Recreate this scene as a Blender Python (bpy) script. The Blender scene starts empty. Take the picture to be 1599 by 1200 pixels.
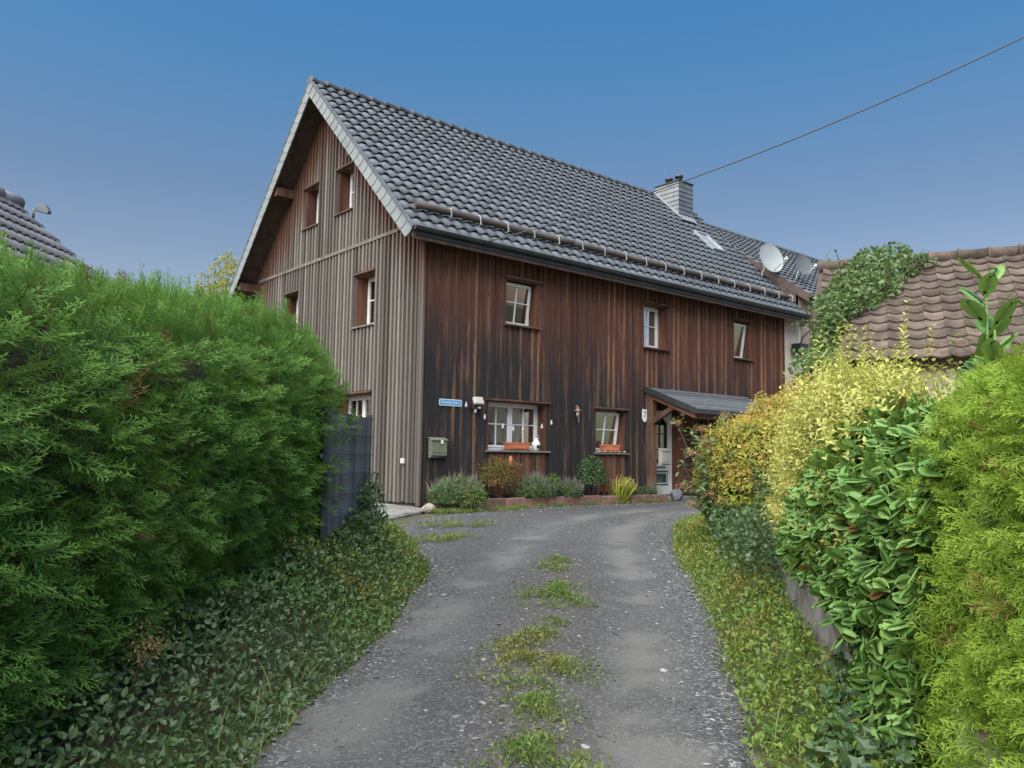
import bpy, math, random
import numpy as np
from mathutils import Vector, Matrix

random.seed(7)
rng = np.random.default_rng(7)
scene = bpy.context.scene
COL = scene.collection
R = math.radians

# ------------------------------------------------------------------ camera
def cam_axes(yaw, pitch, roll):
    f = Vector((math.cos(pitch)*math.cos(yaw), math.cos(pitch)*math.sin(yaw), math.sin(pitch)))
    r = Vector((math.sin(yaw), -math.cos(yaw), 0)); u = r.cross(f)
    c, s = math.cos(roll), math.sin(roll)
    return f, c*r+s*u, -s*r+c*u
CAMPOS = Vector((-8.5835, -12.8497, 0.9313))
cf, cr, cu = cam_axes(R(49.889), R(5.032), R(0.842))
cam_data = bpy.data.cameras.new('camera')
cam_data.sensor_width = 36; cam_data.sensor_fit = 'HORIZONTAL'
cam_data.lens = 1262.58*36/1599
cam_data.clip_start = 0.05; cam_data.clip_end = 2000
cam = bpy.data.objects.new('camera', cam_data); COL.objects.link(cam)
m3 = Matrix((cr, cu, -cf)).transposed()
cam.matrix_world = Matrix.Translation(CAMPOS) @ m3.to_4x4()
scene.camera = cam

# ------------------------------------------------------------------ light
SUN_YAW, SUN_EL = R(194), R(55)          # direction towards the sun
world = bpy.data.worlds.new('World'); scene.world = world; world.use_nodes = True
wn = world.node_tree; wn.nodes.clear()
sky = wn.nodes.new('ShaderNodeTexSky'); sky.sky_type = 'NISHITA'; sky.sun_disc = False
sky.sun_elevation = SUN_EL; sky.sun_rotation = R(90) - SUN_YAW
sky.altitude = 300; sky.air_density = 1.0; sky.dust_density = 0.6; sky.ozone_density = 3.0
hs = wn.nodes.new('ShaderNodeHueSaturation'); hs.inputs['Saturation'].default_value = 1.0; hs.inputs['Value'].default_value = 1.0
bg = wn.nodes.new('ShaderNodeBackground'); bg.inputs['Strength'].default_value = 0.058
wo = wn.nodes.new('ShaderNodeOutputWorld')
tc = wn.nodes.new('ShaderNodeTexCoord'); sz = wn.nodes.new('ShaderNodeSeparateXYZ'); cr_ = wn.nodes.new('ShaderNodeValToRGB')
wn.links.new(tc.outputs['Generated'], sz.inputs[0]); wn.links.new(sz.outputs['Z'], cr_.inputs[0])
ce = cr_.color_ramp.elements
ce[0].position = 0.; ce[0].color = (1.10, .87, .76, 1); ce[1].position = 1.; ce[1].color = (.44, 1.04, 1.28, 1)
for p_, c_ in ((.2, (.99, .83, .75, 1)), (.3, (.82, .81, .78, 1)), (.42, (.60, .93, 1.0, 1)), (.52, (.48, 1.01, 1.19, 1))):
    ne = ce.new(p_); ne.color = c_
mu = wn.nodes.new('ShaderNodeMix'); mu.data_type = 'RGBA'; mu.blend_type = 'MULTIPLY'; mu.inputs[0].default_value = 1.0
wn.links.new(sky.outputs[0], mu.inputs[6]); wn.links.new(cr_.outputs[0], mu.inputs[7])
wn.links.new(mu.outputs[2], hs.inputs['Color']); wn.links.new(hs.outputs[0], bg.inputs['Color']); wn.links.new(bg.outputs[0], wo.inputs['Surface'])
sd = bpy.data.lights.new('sun', 'SUN'); sd.energy = 3.5; sd.angle = R(88); sd.color = (1.0, 0.95, 0.86)
sun = bpy.data.objects.new('sun', sd); COL.objects.link(sun)
sdir = Vector((math.cos(SUN_EL)*math.cos(SUN_YAW), math.cos(SUN_EL)*math.sin(SUN_YAW), math.sin(SUN_EL)))
sun.rotation_euler = sdir.to_track_quat('Z', 'Y').to_euler()
sun.location = sdir*40
vs = scene.view_settings
vs.view_transform = 'Standard'; vs.look = 'None'; vs.gamma = 1.0; vs.exposure = 1.32; vs.use_curve_mapping = False
scene.cycles.use_denoising = True
scene.cycles.max_bounces = 5; scene.cycles.diffuse_bounces = 2; scene.cycles.glossy_bounces = 2
scene.cycles.transmission_bounces = 4; scene.cycles.transparent_max_bounces = 8
scene.cycles.sample_clamp_indirect = 4.0

# ------------------------------------------------------------------ helpers
WM = {}
def attach(o, parent, M=None):
    M = M or Matrix.Identity(4)
    if parent is not None:
        o.parent = parent
        o.matrix_parent_inverse = WM[parent.name].inverted()
    o.matrix_basis = M
    WM[o.name] = M.copy()
    return o
def tag(o, label=None, cat=None, group=None, kind=None):
    if label: o['label'] = label
    if cat: o['category'] = cat
    if group: o['group'] = group
    if kind: o['kind'] = kind
    return o
def thing(name, loc, label, cat, group=None):
    o = bpy.data.objects.new(name, None); COL.objects.link(o)
    o.empty_display_size = 0.2
    M = Matrix.Translation(Vector(loc)); attach(o, None, M)
    return tag(o, label, cat, group)
def link_mesh(name, me, parent=None, M=None):
    o = bpy.data.objects.new(name, me); COL.objects.link(o)
    return attach(o, parent, M)

class MB:
    def __init__(s): s.v = []; s.f = []; s.sm = []
    def add(s, verts, faces, smooth=False):
        n = len(s.v); s.v += [tuple(p) for p in verts]
        s.f += [tuple(i+n for i in f) for f in faces]; s.sm += [smooth]*len(faces); return s
    def box(s, x0, x1, y0, y1, z0, z1, M=None):
        p = [(x0,y0,z0),(x1,y0,z0),(x1,y1,z0),(x0,y1,z0),(x0,y0,z1),(x1,y0,z1),(x1,y1,z1),(x0,y1,z1)]
        if M is not None: p = [tuple(M @ Vector(q)) for q in p]
        return s.add(p, [(0,3,2,1),(4,5,6,7),(0,1,5,4),(1,2,6,5),(2,3,7,6),(3,0,4,7)])
    def prism(s, poly, d, smooth=False):
        """poly: list of 3D points (planar); d: extrusion vector"""
        n = len(poly); d = Vector(d)
        p = [Vector(q) for q in poly]; v = p + [q+d for q in p]
        return s.add(v, [tuple(range(n))[::-1], tuple(range(n, 2*n))] + [(i, (i+1) % n, n+(i+1) % n, n+i) for i in range(n)], smooth)
    def tube(s, pts, r, n=8, cap=True):
        pts = [Vector(p) for p in pts]; rr = r if isinstance(r, (list, tuple)) else [r]*len(pts)
        base = len(s.v); up0 = None
        for i, p in enumerate(pts):
            d = (pts[min(i+1, len(pts)-1)] - pts[max(i-1, 0)]).normalized()
            if up0 is None:
                up0 = Vector((0,0,1)) if abs(d.z) < .9 else Vector((1,0,0))
            a = d.cross(up0).normalized(); b = a.cross(d).normalized(); up0 = b
            for k in range(n):
                t = 2*math.pi*k/n
                s.v.append(tuple(p + (a*math.cos(t)+b*math.sin(t))*rr[i]))
        for i in range(len(pts)-1):
            for k in range(n):
                k2 = (k+1) % n
                s.f.append((base+i*n+k, base+i*n+k2, base+(i+1)*n+k2, base+(i+1)*n+k)); s.sm.append(True)
        if cap:
            s.f.append(tuple(base+k for k in range(n))[::-1]); s.sm.append(False)
            e = base+(len(pts)-1)*n; s.f.append(tuple(e+k for k in range(n))); s.sm.append(False)
        return s
    def lathe(s, prof, M, n=20):
        """prof: list of (r,z) in local space of M"""
        base = len(s.v)
        for r, z in prof:
            for k in range(n):
                t = 2*math.pi*k/n; s.v.append(tuple(M @ Vector((r*math.cos(t), r*math.sin(t), z))))
        for i in range(len(prof)-1):
            for k in range(n):
                k2 = (k+1) % n
                s.f.append((base+i*n+k, base+i*n+k2, base+(i+1)*n+k2, base+(i+1)*n+k)); s.sm.append(True)
        return s
    def mesh(s, name, mat=None):
        me = bpy.data.meshes.new(name); me.from_pydata(s.v, [], s.f); me.update()
        me.polygons.foreach_set('use_smooth', s.sm)
        if mat: me.materials.append(mat)
        return me
    def build(s, name, mat, parent=None):
        return link_mesh(name, s.mesh(name, mat), parent)

def bevel(o, w=0.006, seg=1):
    b = o.modifiers.new('bevel', 'BEVEL'); b.width = w; b.segments = seg; b.limit_method = 'ANGLE'; b.angle_limit = R(40)
    return o

def np_mesh(name, V, F, mat, attrs=None, smooth=False):
    """V (n,3), F (m,k) with k=3 or 4"""
    me = bpy.data.meshes.new(name); k = F.shape[1]; m = len(F)
    me.vertices.add(len(V)); me.vertices.foreach_set('co', np.ascontiguousarray(V, np.float32).ravel())
    me.loops.add(m*k); me.loops.foreach_set('vertex_index', np.ascontiguousarray(F, np.int32).ravel())
    me.polygons.add(m); me.polygons.foreach_set('loop_start', np.arange(0, m*k, k, dtype=np.int32))
    try: me.polygons.foreach_set('loop_total', np.full(m, k, np.int32))
    except Exception: pass
    me.polygons.foreach_set('use_smooth', np.full(m, smooth, bool))
    me.update(calc_edges=True)
    for an, av in (attrs or {}).items():
        a = me.attributes.new(an, 'FLOAT', 'POINT'); a.data.foreach_set('value', np.ascontiguousarray(av, np.float32))
    me.materials.append(mat); me.validate()
    return me

# ---- materials
def nodes_of(name):
    m = bpy.data.materials.new(name); m.use_nodes = True
    nt = m.node_tree; nt.nodes.clear()
    out = nt.nodes.new('ShaderNodeOutputMaterial'); b = nt.nodes.new('ShaderNodeBsdfPrincipled')
    nt.links.new(b.outputs[0], out.inputs['Surface'])
    return m, nt, b, out
def N(nt, t, **kw):
    n = nt.nodes.new('ShaderNode'+t)
    for k, v in kw.items():
        if k.startswith('i_'):
            key = k[2:]; key = int(key) if key.isdigit() else key.replace('_', ' ')
            n.inputs[key].default_value = v
        else: setattr(n, k, v)
    return n
def mixc(nt, fac, a, b, blend='MIX'):
    n = nt.nodes.new('ShaderNodeMix'); n.data_type = 'RGBA'; n.blend_type = blend; n.clamp_factor = True
    for s, v in ((n.inputs[0], fac), (n.inputs[6], a), (n.inputs[7], b)):
        if hasattr(v, 'is_output'): nt.links.new(v, s)
        elif isinstance(v, (int, float)): s.default_value = v
        else: s.default_value = (*v, 1)
    return n.outputs[2]
def math_(nt, op, a, b=None, c=None, clamp=False):
    n = nt.nodes.new('ShaderNodeMath'); n.operation = op; n.use_clamp = clamp
    for s, v in zip(n.inputs, (a, b, c)):
        if v is None: continue
        if hasattr(v, 'is_output'): nt.links.new(v, s)
        else: s.default_value = v
    return n.outputs[0]
def ramp(nt, fac, stops):
    n = nt.nodes.new('ShaderNodeMapRange'); n.interpolation_type = 'SMOOTHSTEP'
    nt.links.new(fac, n.inputs[0]); n.inputs[1].default_value = stops[0]; n.inputs[2].default_value = stops[1]
    return n.outputs[0]
def pos_noise(nt, scale, stretch=(1,1,1), detail=4, rough=.6, offset=None):
    g = nt.nodes.new('ShaderNodeNewGeometry'); mp = nt.nodes.new('ShaderNodeMapping')
    nt.links.new(g.outputs['Position'], mp.inputs[0]); mp.inputs['Scale'].default_value = stretch
    if offset is not None: nt.links.new(offset, mp.inputs['Location'])
    t = nt.nodes.new('ShaderNodeTexNoise'); t.inputs['Scale'].default_value = scale; t.inputs['Detail'].default_value = detail; t.inputs['Roughness'].default_value = rough
    nt.links.new(mp.outputs[0], t.inputs['Vector']); return t.outputs['Fac']
def bump(nt, b, h, strength=.3, dist=.01):
    n = nt.nodes.new('ShaderNodeBump'); n.inputs['Strength'].default_value = strength; n.inputs['Distance'].default_value = dist
    nt.links.new(h, n.inputs['Height']); nt.links.new(n.outputs[0], b.inputs['Normal'])
def scl(c, k): return tuple(min(1, x*k) for x in c)

def pm(name, col, rough=.8, var=.2, scale=3., rand=.12, bmp=.25, bscale=60., bdist=.004, metal=0., stretch=(1,1,1), col2=None, spec=.5):
    m, nt, b, out = nodes_of(name)
    n1 = pos_noise(nt, scale, stretch, 5, .65)
    f = ramp(nt, n1, (.3, .7))
    c = mixc(nt, f, scl(col, 1-var), col2 if col2 else scl(col, 1+var))
    oi = nt.nodes.new('ShaderNodeObjectInfo')
    k = math_(nt, 'MULTIPLY_ADD', oi.outputs['Random'], 2*rand, 1-rand)
    vm = nt.nodes.new('ShaderNodeVectorMath'); vm.operation = 'SCALE'
    nt.links.new(c, vm.inputs[0]); nt.links.new(k, vm.inputs['Scale'])
    nt.links.new(vm.outputs[0], b.inputs['Base Color'])
    b.inputs['Roughness'].default_value = rough; b.inputs['Metallic'].default_value = metal
    b.inputs['Specular IOR Level'].default_value = spec
    if bmp: bump(nt, b, pos_noise(nt, bscale, stretch, 3), bmp, bdist)
    return m

def leafmat(name, col_a, col_b, col_tip=None, trans=.3, rough=.45, tip_pow=1.0, patch=None, spec=.4, dead=None):
    """per-leaf colour from the rnd attribute, tip/edge colour from the edge attribute"""
    m, nt, b, out = nodes_of(name)
    a = N(nt, 'Attribute', attribute_name='rnd'); e = N(nt, 'Attribute', attribute_name='edge')
    oi = nt.nodes.new('ShaderNodeObjectInfo')
    rr = math_(nt, 'FRACT', math_(nt, 'ADD', a.outputs['Fac'], oi.outputs['Random']))
    c = mixc(nt, rr, col_a, col_b)
    if patch:
        c = mixc(nt, ramp(nt, pos_noise(nt, patch[1], (1,1,1), 3), (.45, .65)), c, mixc(nt, .6, c, patch[0]))
    if col_tip:
        c = mixc(nt, math_(nt, 'POWER', e.outputs['Fac'], tip_pow), c, col_tip)
    if dead:
        c = mixc(nt, math_(nt, 'GREATER_THAN', rr, 1-dead[1]), c, dead[0])
    nt.links.new(c, b.inputs['Base Color']); b.inputs['Roughness'].default_value = rough
    b.inputs['Specular IOR Level'].default_value = spec
    t = nt.nodes.new('ShaderNodeBsdfTranslucent'); nt.links.new(mixc(nt, .35, c, (.35, .42, .05)), t.inputs['Color'])
    mx = nt.nodes.new('ShaderNodeMixShader'); mx.inputs[0].default_value = trans
    nt.links.new(b.outputs[0], mx.inputs[1]); nt.links.new(t.outputs[0], mx.inputs[2]); nt.links.new(mx.outputs[0], out.inputs['Surface'])
    return m

# house constants
HL, HW, OV, EV, ZE, ZR = 12.67, 8.14, 0.59, 0.42, 5.16, 9.55
YM = HW/2; SL = (ZR-ZE)/(YM+EV); TH = math.atan(SL)

def wood_front():
    m, nt, b, out = nodes_of('weathered_brown_cladding')
    g = nt.nodes.new('ShaderNodeNewGeometry'); sp = nt.nodes.new('ShaderNodeSeparateXYZ'); nt.links.new(g.outputs['Position'], sp.inputs[0])
    oi = nt.nodes.new('ShaderNodeObjectInfo')
    big = pos_noise(nt, .55, (1, 1, .5), 3)
    streak = pos_noise(nt, 9., (1, 1, .07), 4, .7)
    grain = pos_noise(nt, 55., (1, 1, .05), 3, .6)
    fine = pos_noise(nt, 26., (1, 1, .035), 3, .7); knot = pos_noise(nt, 14., (1, 1, .55), 2, .5)
    # weathering height: black below, red brown under the eaves
    h = math_(nt, 'MULTIPLY_ADD', big, 3.2, math_(nt, 'MULTIPLY_ADD', streak, 2.2, sp.outputs['Z']))
    h = math_(nt, 'MULTIPLY_ADD', sp.outputs['X'], .08, h)
    f = ramp(nt, h, (5.2, 7.3))
    c = mixc(nt, f, (.022, .021, .023), (.125, .046, .027))
    lt = math_(nt, 'MULTIPLY', ramp(nt, math_(nt, 'MULTIPLY_ADD', oi.outputs['Random'], .35, streak), (.68, .90)), .7)
    c = mixc(nt, lt, c, (.26, .125, .06))
    c = mixc(nt, math_(nt, 'MULTIPLY', ramp(nt, fine, (.60, .78)), .75), c, (.21, .135, .09))
    c = mixc(nt, ramp(nt, knot, (.70, .78)), c, (.014, .010, .009))
    c = mixc(nt, math_(nt, 'MULTIPLY', ramp(nt, grain, (.35, .7)), .55), c, (.02, .016, .015))
    k = math_(nt, 'MULTIPLY_ADD', oi.outputs['Random'], .9, .55)
    vm = nt.nodes.new('ShaderNodeVectorMath'); vm.operation = 'SCALE'; nt.links.new(c, vm.inputs[0]); nt.links.new(k, vm.inputs['Scale'])
    nt.links.new(vm.outputs[0], b.inputs['Base Color']); b.inputs['Roughness'].default_value = .75
    bump(nt, b, grain, .5, .004)
    return m
def wood_gable():
    m, nt, b, out = nodes_of('silvered_grey_cladding')
    g = nt.nodes.new('ShaderNodeNewGeometry'); sp = nt.nodes.new('ShaderNodeSeparateXYZ'); nt.links.new(g.outputs['Position'], sp.inputs[0])
    oi = nt.nodes.new('ShaderNodeObjectInfo')
    big = pos_noise(nt, .7, (1, 1, .5), 3)
    streak = pos_noise(nt, 10., (1, 1, .06), 4, .7)
    grain = pos_noise(nt, 60., (1, 1, .05), 3, .6)
    dy = math_(nt, 'ABSOLUTE', math_(nt, 'SUBTRACT', sp.outputs['Y'], YM))
    under = math_(nt, 'SUBTRACT', math_(nt, 'MULTIPLY_ADD', dy, -SL, ZR), sp.outputs['Z'])     # metres below the sheltering roof
    f = ramp(nt, math_(nt, 'MULTIPLY_ADD', streak, -1.3, math_(nt, 'MULTIPLY_ADD', big, -.6, under)), (-.3, 1.15))
    grey = mixc(nt, oi.outputs['Random'], (.085, .071, .061), (.245, .213, .185))
    grey = mixc(nt, ramp(nt, streak, (.52, .80)), grey, (.085, .066, .054))
    c = mixc(nt, f, (.115, .048, .028), grey)
    c = mixc(nt, math_(nt, 'MULTIPLY', ramp(nt, grain, (.45, .75)), .5), c, (.07, .055, .045))
    nt.links.new(c, b.inputs['Base Color']); b.inputs['Roughness'].default_value = .8
    bump(nt, b, grain, .5, .004)
    return m
MAT = {}
MAT['front'] = wood_front()
MAT['gable'] = wood_gable()
MAT['gable_board'] = pm('dark_weathered_board', (.045, .034, .028), .85, .35, 8., .1, .3, 60., stretch=(1,1,.06))
MAT['beam'] = pm('brown_timber', (.11, .06, .038), .75, .35, 7., .15, .4, 40., stretch=(1,1,.15))
MAT['beam_h'] = pm('brown_timber_beam', (.15, .065, .036), .7, .3, 5., .15, .3, 40.)
MAT['soffit'] = pm('dark_soffit_board', (.075, .05, .042), .8, .3, 5., .1, .2, 40.)
MAT['reveal'] = pm('orange_brown_reveal_board', (.12, .045, .024), .65, .75, 5., .15, .3, 50., stretch=(1,1,.1))
MAT['greywood'] = pm('grey_weathered_board', (.17, .148, .128), .85, .3, 6., .1, .4, 50.)
MAT['log'] = pm('old_log', (.082, .064, .053), .85, .35, 6., .1, .5, 30., stretch=(.1,1,1))
MAT['tile'] = pm('anthracite_roof_tile', (.100, .113, .132), .68, .22, 2.5, .20, .12, 80., .002)
MAT['oldtile'] = pm('aged_brown_roof_tile', (.085, .058, .044), .85, .3, 5., .35, .5, 45., .006, col2=(.135, .10, .078))
MAT['lefttile'] = pm('grey_concrete_tile', (.21, .20, .215), .7, .15, 3., .1, .2, 60.)
MAT['slate'] = pm('light_grey_verge_slate', (.235, .25, .25), .6, .12, 3., .07, .1, 50.)
MAT['chslate'] = pm('grey_chimney_slate', (.13, .145, .165), .55, .15, 3., .1, .15, 50.)  # chimney slate, darker copy: shade of the front face put into the colour
MAT['chslate_light'] = pm('light_chimney_slate', (.21, .22, .23), .55, .15, 3., .1, .15, 50.)  # same slate, lighter copy: light on the left face put into the colour
MAT['zinc'] = pm('dark_zinc', (.07, .08, .085), .45, .2, 3., .05, .1, 30., metal=.5)
MAT['lead'] = pm('lead_flashing', (.35, .36, .38), .5, .2, 6., .05, .2, 40., metal=.3)
MAT['galv'] = pm('galvanised_steel', (.48, .50, .50), .5, .15, 8., .1, .1, 60., metal=.4)
MAT['white'] = pm('white_window_paint', (.78, .79, .79), .4, .05, 4., .03, .05, 60.)
MAT['dishlight'] = pm('light_grey_dish_paint', (.34, .365, .37), .5, .06, 2., .03, .03, 60.)
MAT['dishdark'] = pm('mid_grey_dish_paint', (.14, .152, .165), .5, .08, 2., .03, .03, 60.)
MAT['plaster'] = pm('beige_plaster', (.56, .49, .42), .9, .1, 2., .0, .3, 60.)
MAT['concrete'] = pm('weathered_concrete', (.17, .155, .14), .9, .35, 4., .05, .6, 30., .008, col2=(.25, .235, .21))
MAT['slab'] = pm('pale_concrete_paving', (.20, .19, .175), .9, .4, 5., .1, .4, 40.)
MAT['stone'] = pm('grey_field_stone', (.30, .27, .22), .9, .3, 9., .2, .6, 30., .01)
MAT['darkstone'] = pm('dark_granite_block', (.12, .125, .135), .8, .3, 14., .1, .5, 40., .01)
MAT['block'] = pm('red_brown_edging_block', (.20, .115, .095), .9, .25, 7., .25, .6, 40., .008)
MAT['terracotta'] = pm('terracotta', (.52, .17, .085), .75, .15, 8., .08, .2, 60.)
MAT['porcelain'] = pm('white_glazed_ceramic', (.74, .74, .72), .35, .08, 10., .02, .05, 60.)
MAT['mailbox'] = pm('olive_grey_mailbox_paint', (.17, .19, .13), .5, .1, 4., .0, .05, 60.)
MAT['mailbox2'] = pm('cream_grey_mailbox_paint', (.42, .40, .35), .5, .1, 4., .0, .05, 60.)
MAT['plastic'] = pm('light_grey_plastic', (.62, .62, .58), .5, .05, 4., .0, 0)
MAT['blackpl'] = pm('black_plastic', (.02, .02, .022), .5, .1, 4., .0, 0)
MAT['enamelblue'] = pm('blue_enamel', (.12, .33, .58), .3, .05, 4., .0, 0)
MAT['enamelwhite'] = pm('white_enamel', (.80, .81, .80), .3, .04, 4., .0, 0)
MAT['ink'] = pm('black_enamel', (.015, .015, .015), .4, .0, 4., .0, 0)
MAT['green'] = pm('dark_green_door_paint', (.012, .06, .05), .35, .1, 4., .0, 0)
MAT['bitumen'] = pm('grey_bitumen_shingle', (.105, .115, .125), .85, .15, 6., .25, .5, 120., .003)
MAT['fence'] = pm('anthracite_fence_strip', (.095, .112, .13), .5, .1, 3., .3, .1, 40.)
MAT['fencerod'] = pm('anthracite_fence_rod', (.05, .06, .07), .45, .1, 3., .0, 0)
MAT['copper'] = pm('aged_copper', (.32, .15, .09), .5, .25, 10., .0, .1, 60., metal=.4)
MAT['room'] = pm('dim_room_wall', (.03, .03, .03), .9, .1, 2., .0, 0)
MAT['curtain'] = pm('beige_curtain', (.50, .45, .38), .9, .1, 5., .1, 0)
MAT['curtain_red'] = pm('dark_red_curtain', (.17, .035, .05), .9, .1, 5., .1, 0)
MAT['lace'] = pm('white_lace_curtain', (.62, .64, .62), .9, .15, 40., .0, 0)
MAT['cable'] = pm('black_cable', (.05, .052, .055), .6, .1, 3., .0, 0)
MAT['soil'] = pm('dark_soil', (.055, .042, .03), .95, .35, 10., .0, .8, 30., .02)
MAT['bark'] = pm('brown_bark', (.085, .065, .05), .9, .3, 12., .1, .6, 40., .006, stretch=(1,1,.3))
MAT['twig'] = pm('hedge_inner_twig', (.04, .042, .02), .95, .4, 14., .0, .8, 30., .03)  # twig brown of the solid hulls, stands in for shade deep in the foliage
def glass_mat():
    m, nt, b, out = nodes_of('window_glass')
    fr = N(nt, 'Fresnel', i_IOR=1.5); gl = N(nt, 'BsdfGlossy'); gl.inputs['Roughness'].default_value = .02
    tr = N(nt, 'BsdfTransparent'); tr.inputs[0].default_value = (.82, .86, .85, 1)
    mx = N(nt, 'MixShader'); f = math_(nt, 'MULTIPLY_ADD', fr.outputs[0], .8, .01, True)
    nt.links.new(f, mx.inputs[0]); nt.links.new(tr.outputs[0], mx.inputs[1]); nt.links.new(gl.outputs[0], mx.inputs[2]); nt.links.new(mx.outputs[0], out.inputs['Surface'])
    return m
MAT['glass'] = glass_mat()

# ------------------------------------------------------------------ terrain
LEFT = np.array([(-14.2,-16.0),(-12.2,-14.0),(-10.4,-12.2),(-8.5,-10.45),(-7.07,-9.09),(-6.46,-8.5),(-5.1,-7.19),(-3.57,-5.44),(-2.67,-3.81),(-2.0,-2.5),(-0.9,-1.5),(.6,-1.05),(2.5,-.85),(5,-.78),(9,-.7),(20,-.7)], float)
RIGHT = np.array([(-12.2,-17.2),(-10.2,-15.2),(-8.0,-13.2),(-6.4,-11.75),(-5.08,-10.62),(-3.97,-9.68),(-2.16,-8.09),(-.15,-6.21),(1.9,-4.6),(4.15,-3.4),(8,-3.0),(14,-2.9),(20,-2.9)], float)
WALLR = np.array([(-6.6,-12.65),(-5.6,-11.8),(-4.56,-10.98),(-3.84,-10.24),(-2.33,-9.05),(-1.2,-8.15),(-.4,-7.5)], float)
def polydist(x, y, P):
    """distance to polyline and side (+ = left of travel direction)"""
    x = np.asarray(x, float); y = np.asarray(y, float)
    best = np.full(x.shape, 1e9); side = np.zeros(x.shape)
    for (ax, ay), (bx, by) in zip(P[:-1], P[1:]):
        dx, dy = bx-ax, by-ay; L2 = dx*dx+dy*dy
        t = np.clip(((x-ax)*dx+(y-ay)*dy)/L2, 0, 1)
        d = np.hypot(x-ax-t*dx, y-ay-t*dy); s = np.sign(dx*(y-ay)-dy*(x-ax))
        k = d < best; best = np.where(k, d, best); side = np.where(k, s, side)
    return best, side
def sstep(a, b, x):
    t = np.clip((x-a)/(b-a), 0, 1); return t*t*(3-2*t)
def vnoise(x, y, seed=0):
    """cheap smooth value noise"""
    x = np.asarray(x, float); y = np.asarray(y, float)
    xi = np.floor(x); yi = np.floor(y); fx = x-xi; fy = y-yi
    fx = fx*fx*(3-2*fx); fy = fy*fy*(3-2*fy)
    def h(a, b):
        v = np.sin(a*127.1+b*311.7+seed*74.7)*43758.5453; return v-np.floor(v)
    return (h(xi, yi)*(1-fx)+h(xi+1, yi)*fx)*(1-fy)+(h(xi, yi+1)*(1-fx)+h(xi+1, yi+1)*fx)*fy
def fbm(x, y, seed=0, o=4):
    s = 0; a = .5
    for i in range(o): s = s+a*vnoise(x*2**i, y*2**i, seed+i*3); a *= .5
    return s
def base_z(x, y):
    t = ((np.asarray(x, float)+8.5835)*.644+(np.asarray(y, float)+12.8497)*.765)/14.0
    t = np.clip(t, -2.5, 3)
    t = t-np.log1p(np.exp(np.clip((t-1)*14, -30, 30)))/14
    return -.66+.54*t
def gz(x, y):
    x = np.asarray(x, float); y = np.asarray(y, float)
    z = base_z(x, y)
    dl, sl = polydist(x, y, LEFT); out_l = dl*np.where(sl > 0, 1, -1)
    near_house = sstep(-2.6, -1.2, y)*sstep(-4.0, -2.2, x)
    z = z+sstep(0, .8, out_l)*.16*(1-near_house)
    dw, sw = polydist(x, y, WALLR); behind = dw*np.where(sw < 0, 1, -1)
    fade = sstep(5.5, 2.5, np.asarray(x))*sstep(-4.6, -6.2, y)
    z = z+sstep(.12, .3, behind)*.5*fade
    dr, sr = polydist(x, y, RIGHT); out_r = dr*np.where(sr < 0, 1, -1)
    z = z+sstep(0, .5, out_r)*.06
    z = z-.07*sstep(-.02, -.3, out_l)*sstep(-.02, -.3, out_r)
    return z
def grid_mesh(name, xs, ys, zf, mat):
    X, Y = np.meshgrid(xs, ys); Z = zf(X, Y); nx, ny = len(xs), len(ys)
    V = np.stack([X.ravel(), Y.ravel(), Z.ravel()], 1)
    i = np.arange(nx*ny).reshape(ny, nx)
    F = np.stack([i[:-1,:-1].ravel(), i[:-1,1:].ravel(), i[1:,1:].ravel(), i[1:,:-1].ravel()], 1)
    return np_mesh(name, V, F, mat, smooth=True)
def axis(a, b, st, far):
    c = list(np.arange(a, b+1e-6, st)); d = st
    lo, hi = [], []
    p = a
    while p > -far: d *= 1.35; p -= d; lo.append(p)
    d = st; p = b
    while p < far: d *= 1.35; p += d; hi.append(p)
    return np.array(lo[::-1]+c+hi)
def ground_mat():
    m, nt, b, out = nodes_of('earth_and_grass')
    n1 = pos_noise(nt, 1.2, (1,1,1), 5); n2 = pos_noise(nt, 14., (1,1,1), 4)
    c = mixc(nt, ramp(nt, n1, (.4, .62)), (.07, .085, .03), (.085, .065, .042))
    c = mixc(nt, math_(nt, 'MULTIPLY', n2, .6), c, (.05, .06, .022))
    nt.links.new(c, b.inputs['Base Color']); b.inputs['Roughness'].default_value = .95
    bump(nt, b, n2, .8, .04); return m
MAT['ground'] = ground_mat()
g = link_mesh('ground', grid_mesh('ground', axis(-16, 22, .2, 900), axis(-18, 12, .2, 900), gz, MAT['ground']))
tag(g, kind='structure')

# ------------------------------------------------------------------ driveway
def resample(P, n):
    # Catmull-Rom through the points, then even arc length
    Q = []
    for i in range(len(P)-1):
        p0, p1, p2, p3 = P[max(i-1, 0)], P[i], P[i+1], P[min(i+2, len(P)-1)]
        for t in np.linspace(0, 1, 24, endpoint=False):
            Q.append(.5*((2*p1)+(-p0+p2)*t+(2*p0-5*p1+4*p2-p3)*t*t+(-p0+3*p1-3*p2+p3)*t**3))
    Q.append(P[-1]); Q = np.array(Q)
    d = np.concatenate([[0], np.cumsum(np.hypot(*np.diff(Q, axis=0).T))])
    u = np.linspace(0, d[-1], n)
    return np.stack([np.interp(u, d, Q[:,0]), np.interp(u, d, Q[:,1])], 1)
TRACK_L = np.array([(-9.6,-12.0),(-7.6,-10.1),(-6.14,-8.72),(-4.4,-7.08),(-2.6,-5.6),(-.95,-4.2),(1.6,-2.75),(5,-2.0),(10,-1.7)], float)
TRACK_R = np.array([(-8.6,-13.1),(-6.9,-11.5),(-5.51,-10.23),(-3.87,-8.78),(-1.99,-7.02),(-.6,-5.6),(.75,-4.4),(3.2,-3.1),(10,-2.6)], float)
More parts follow.
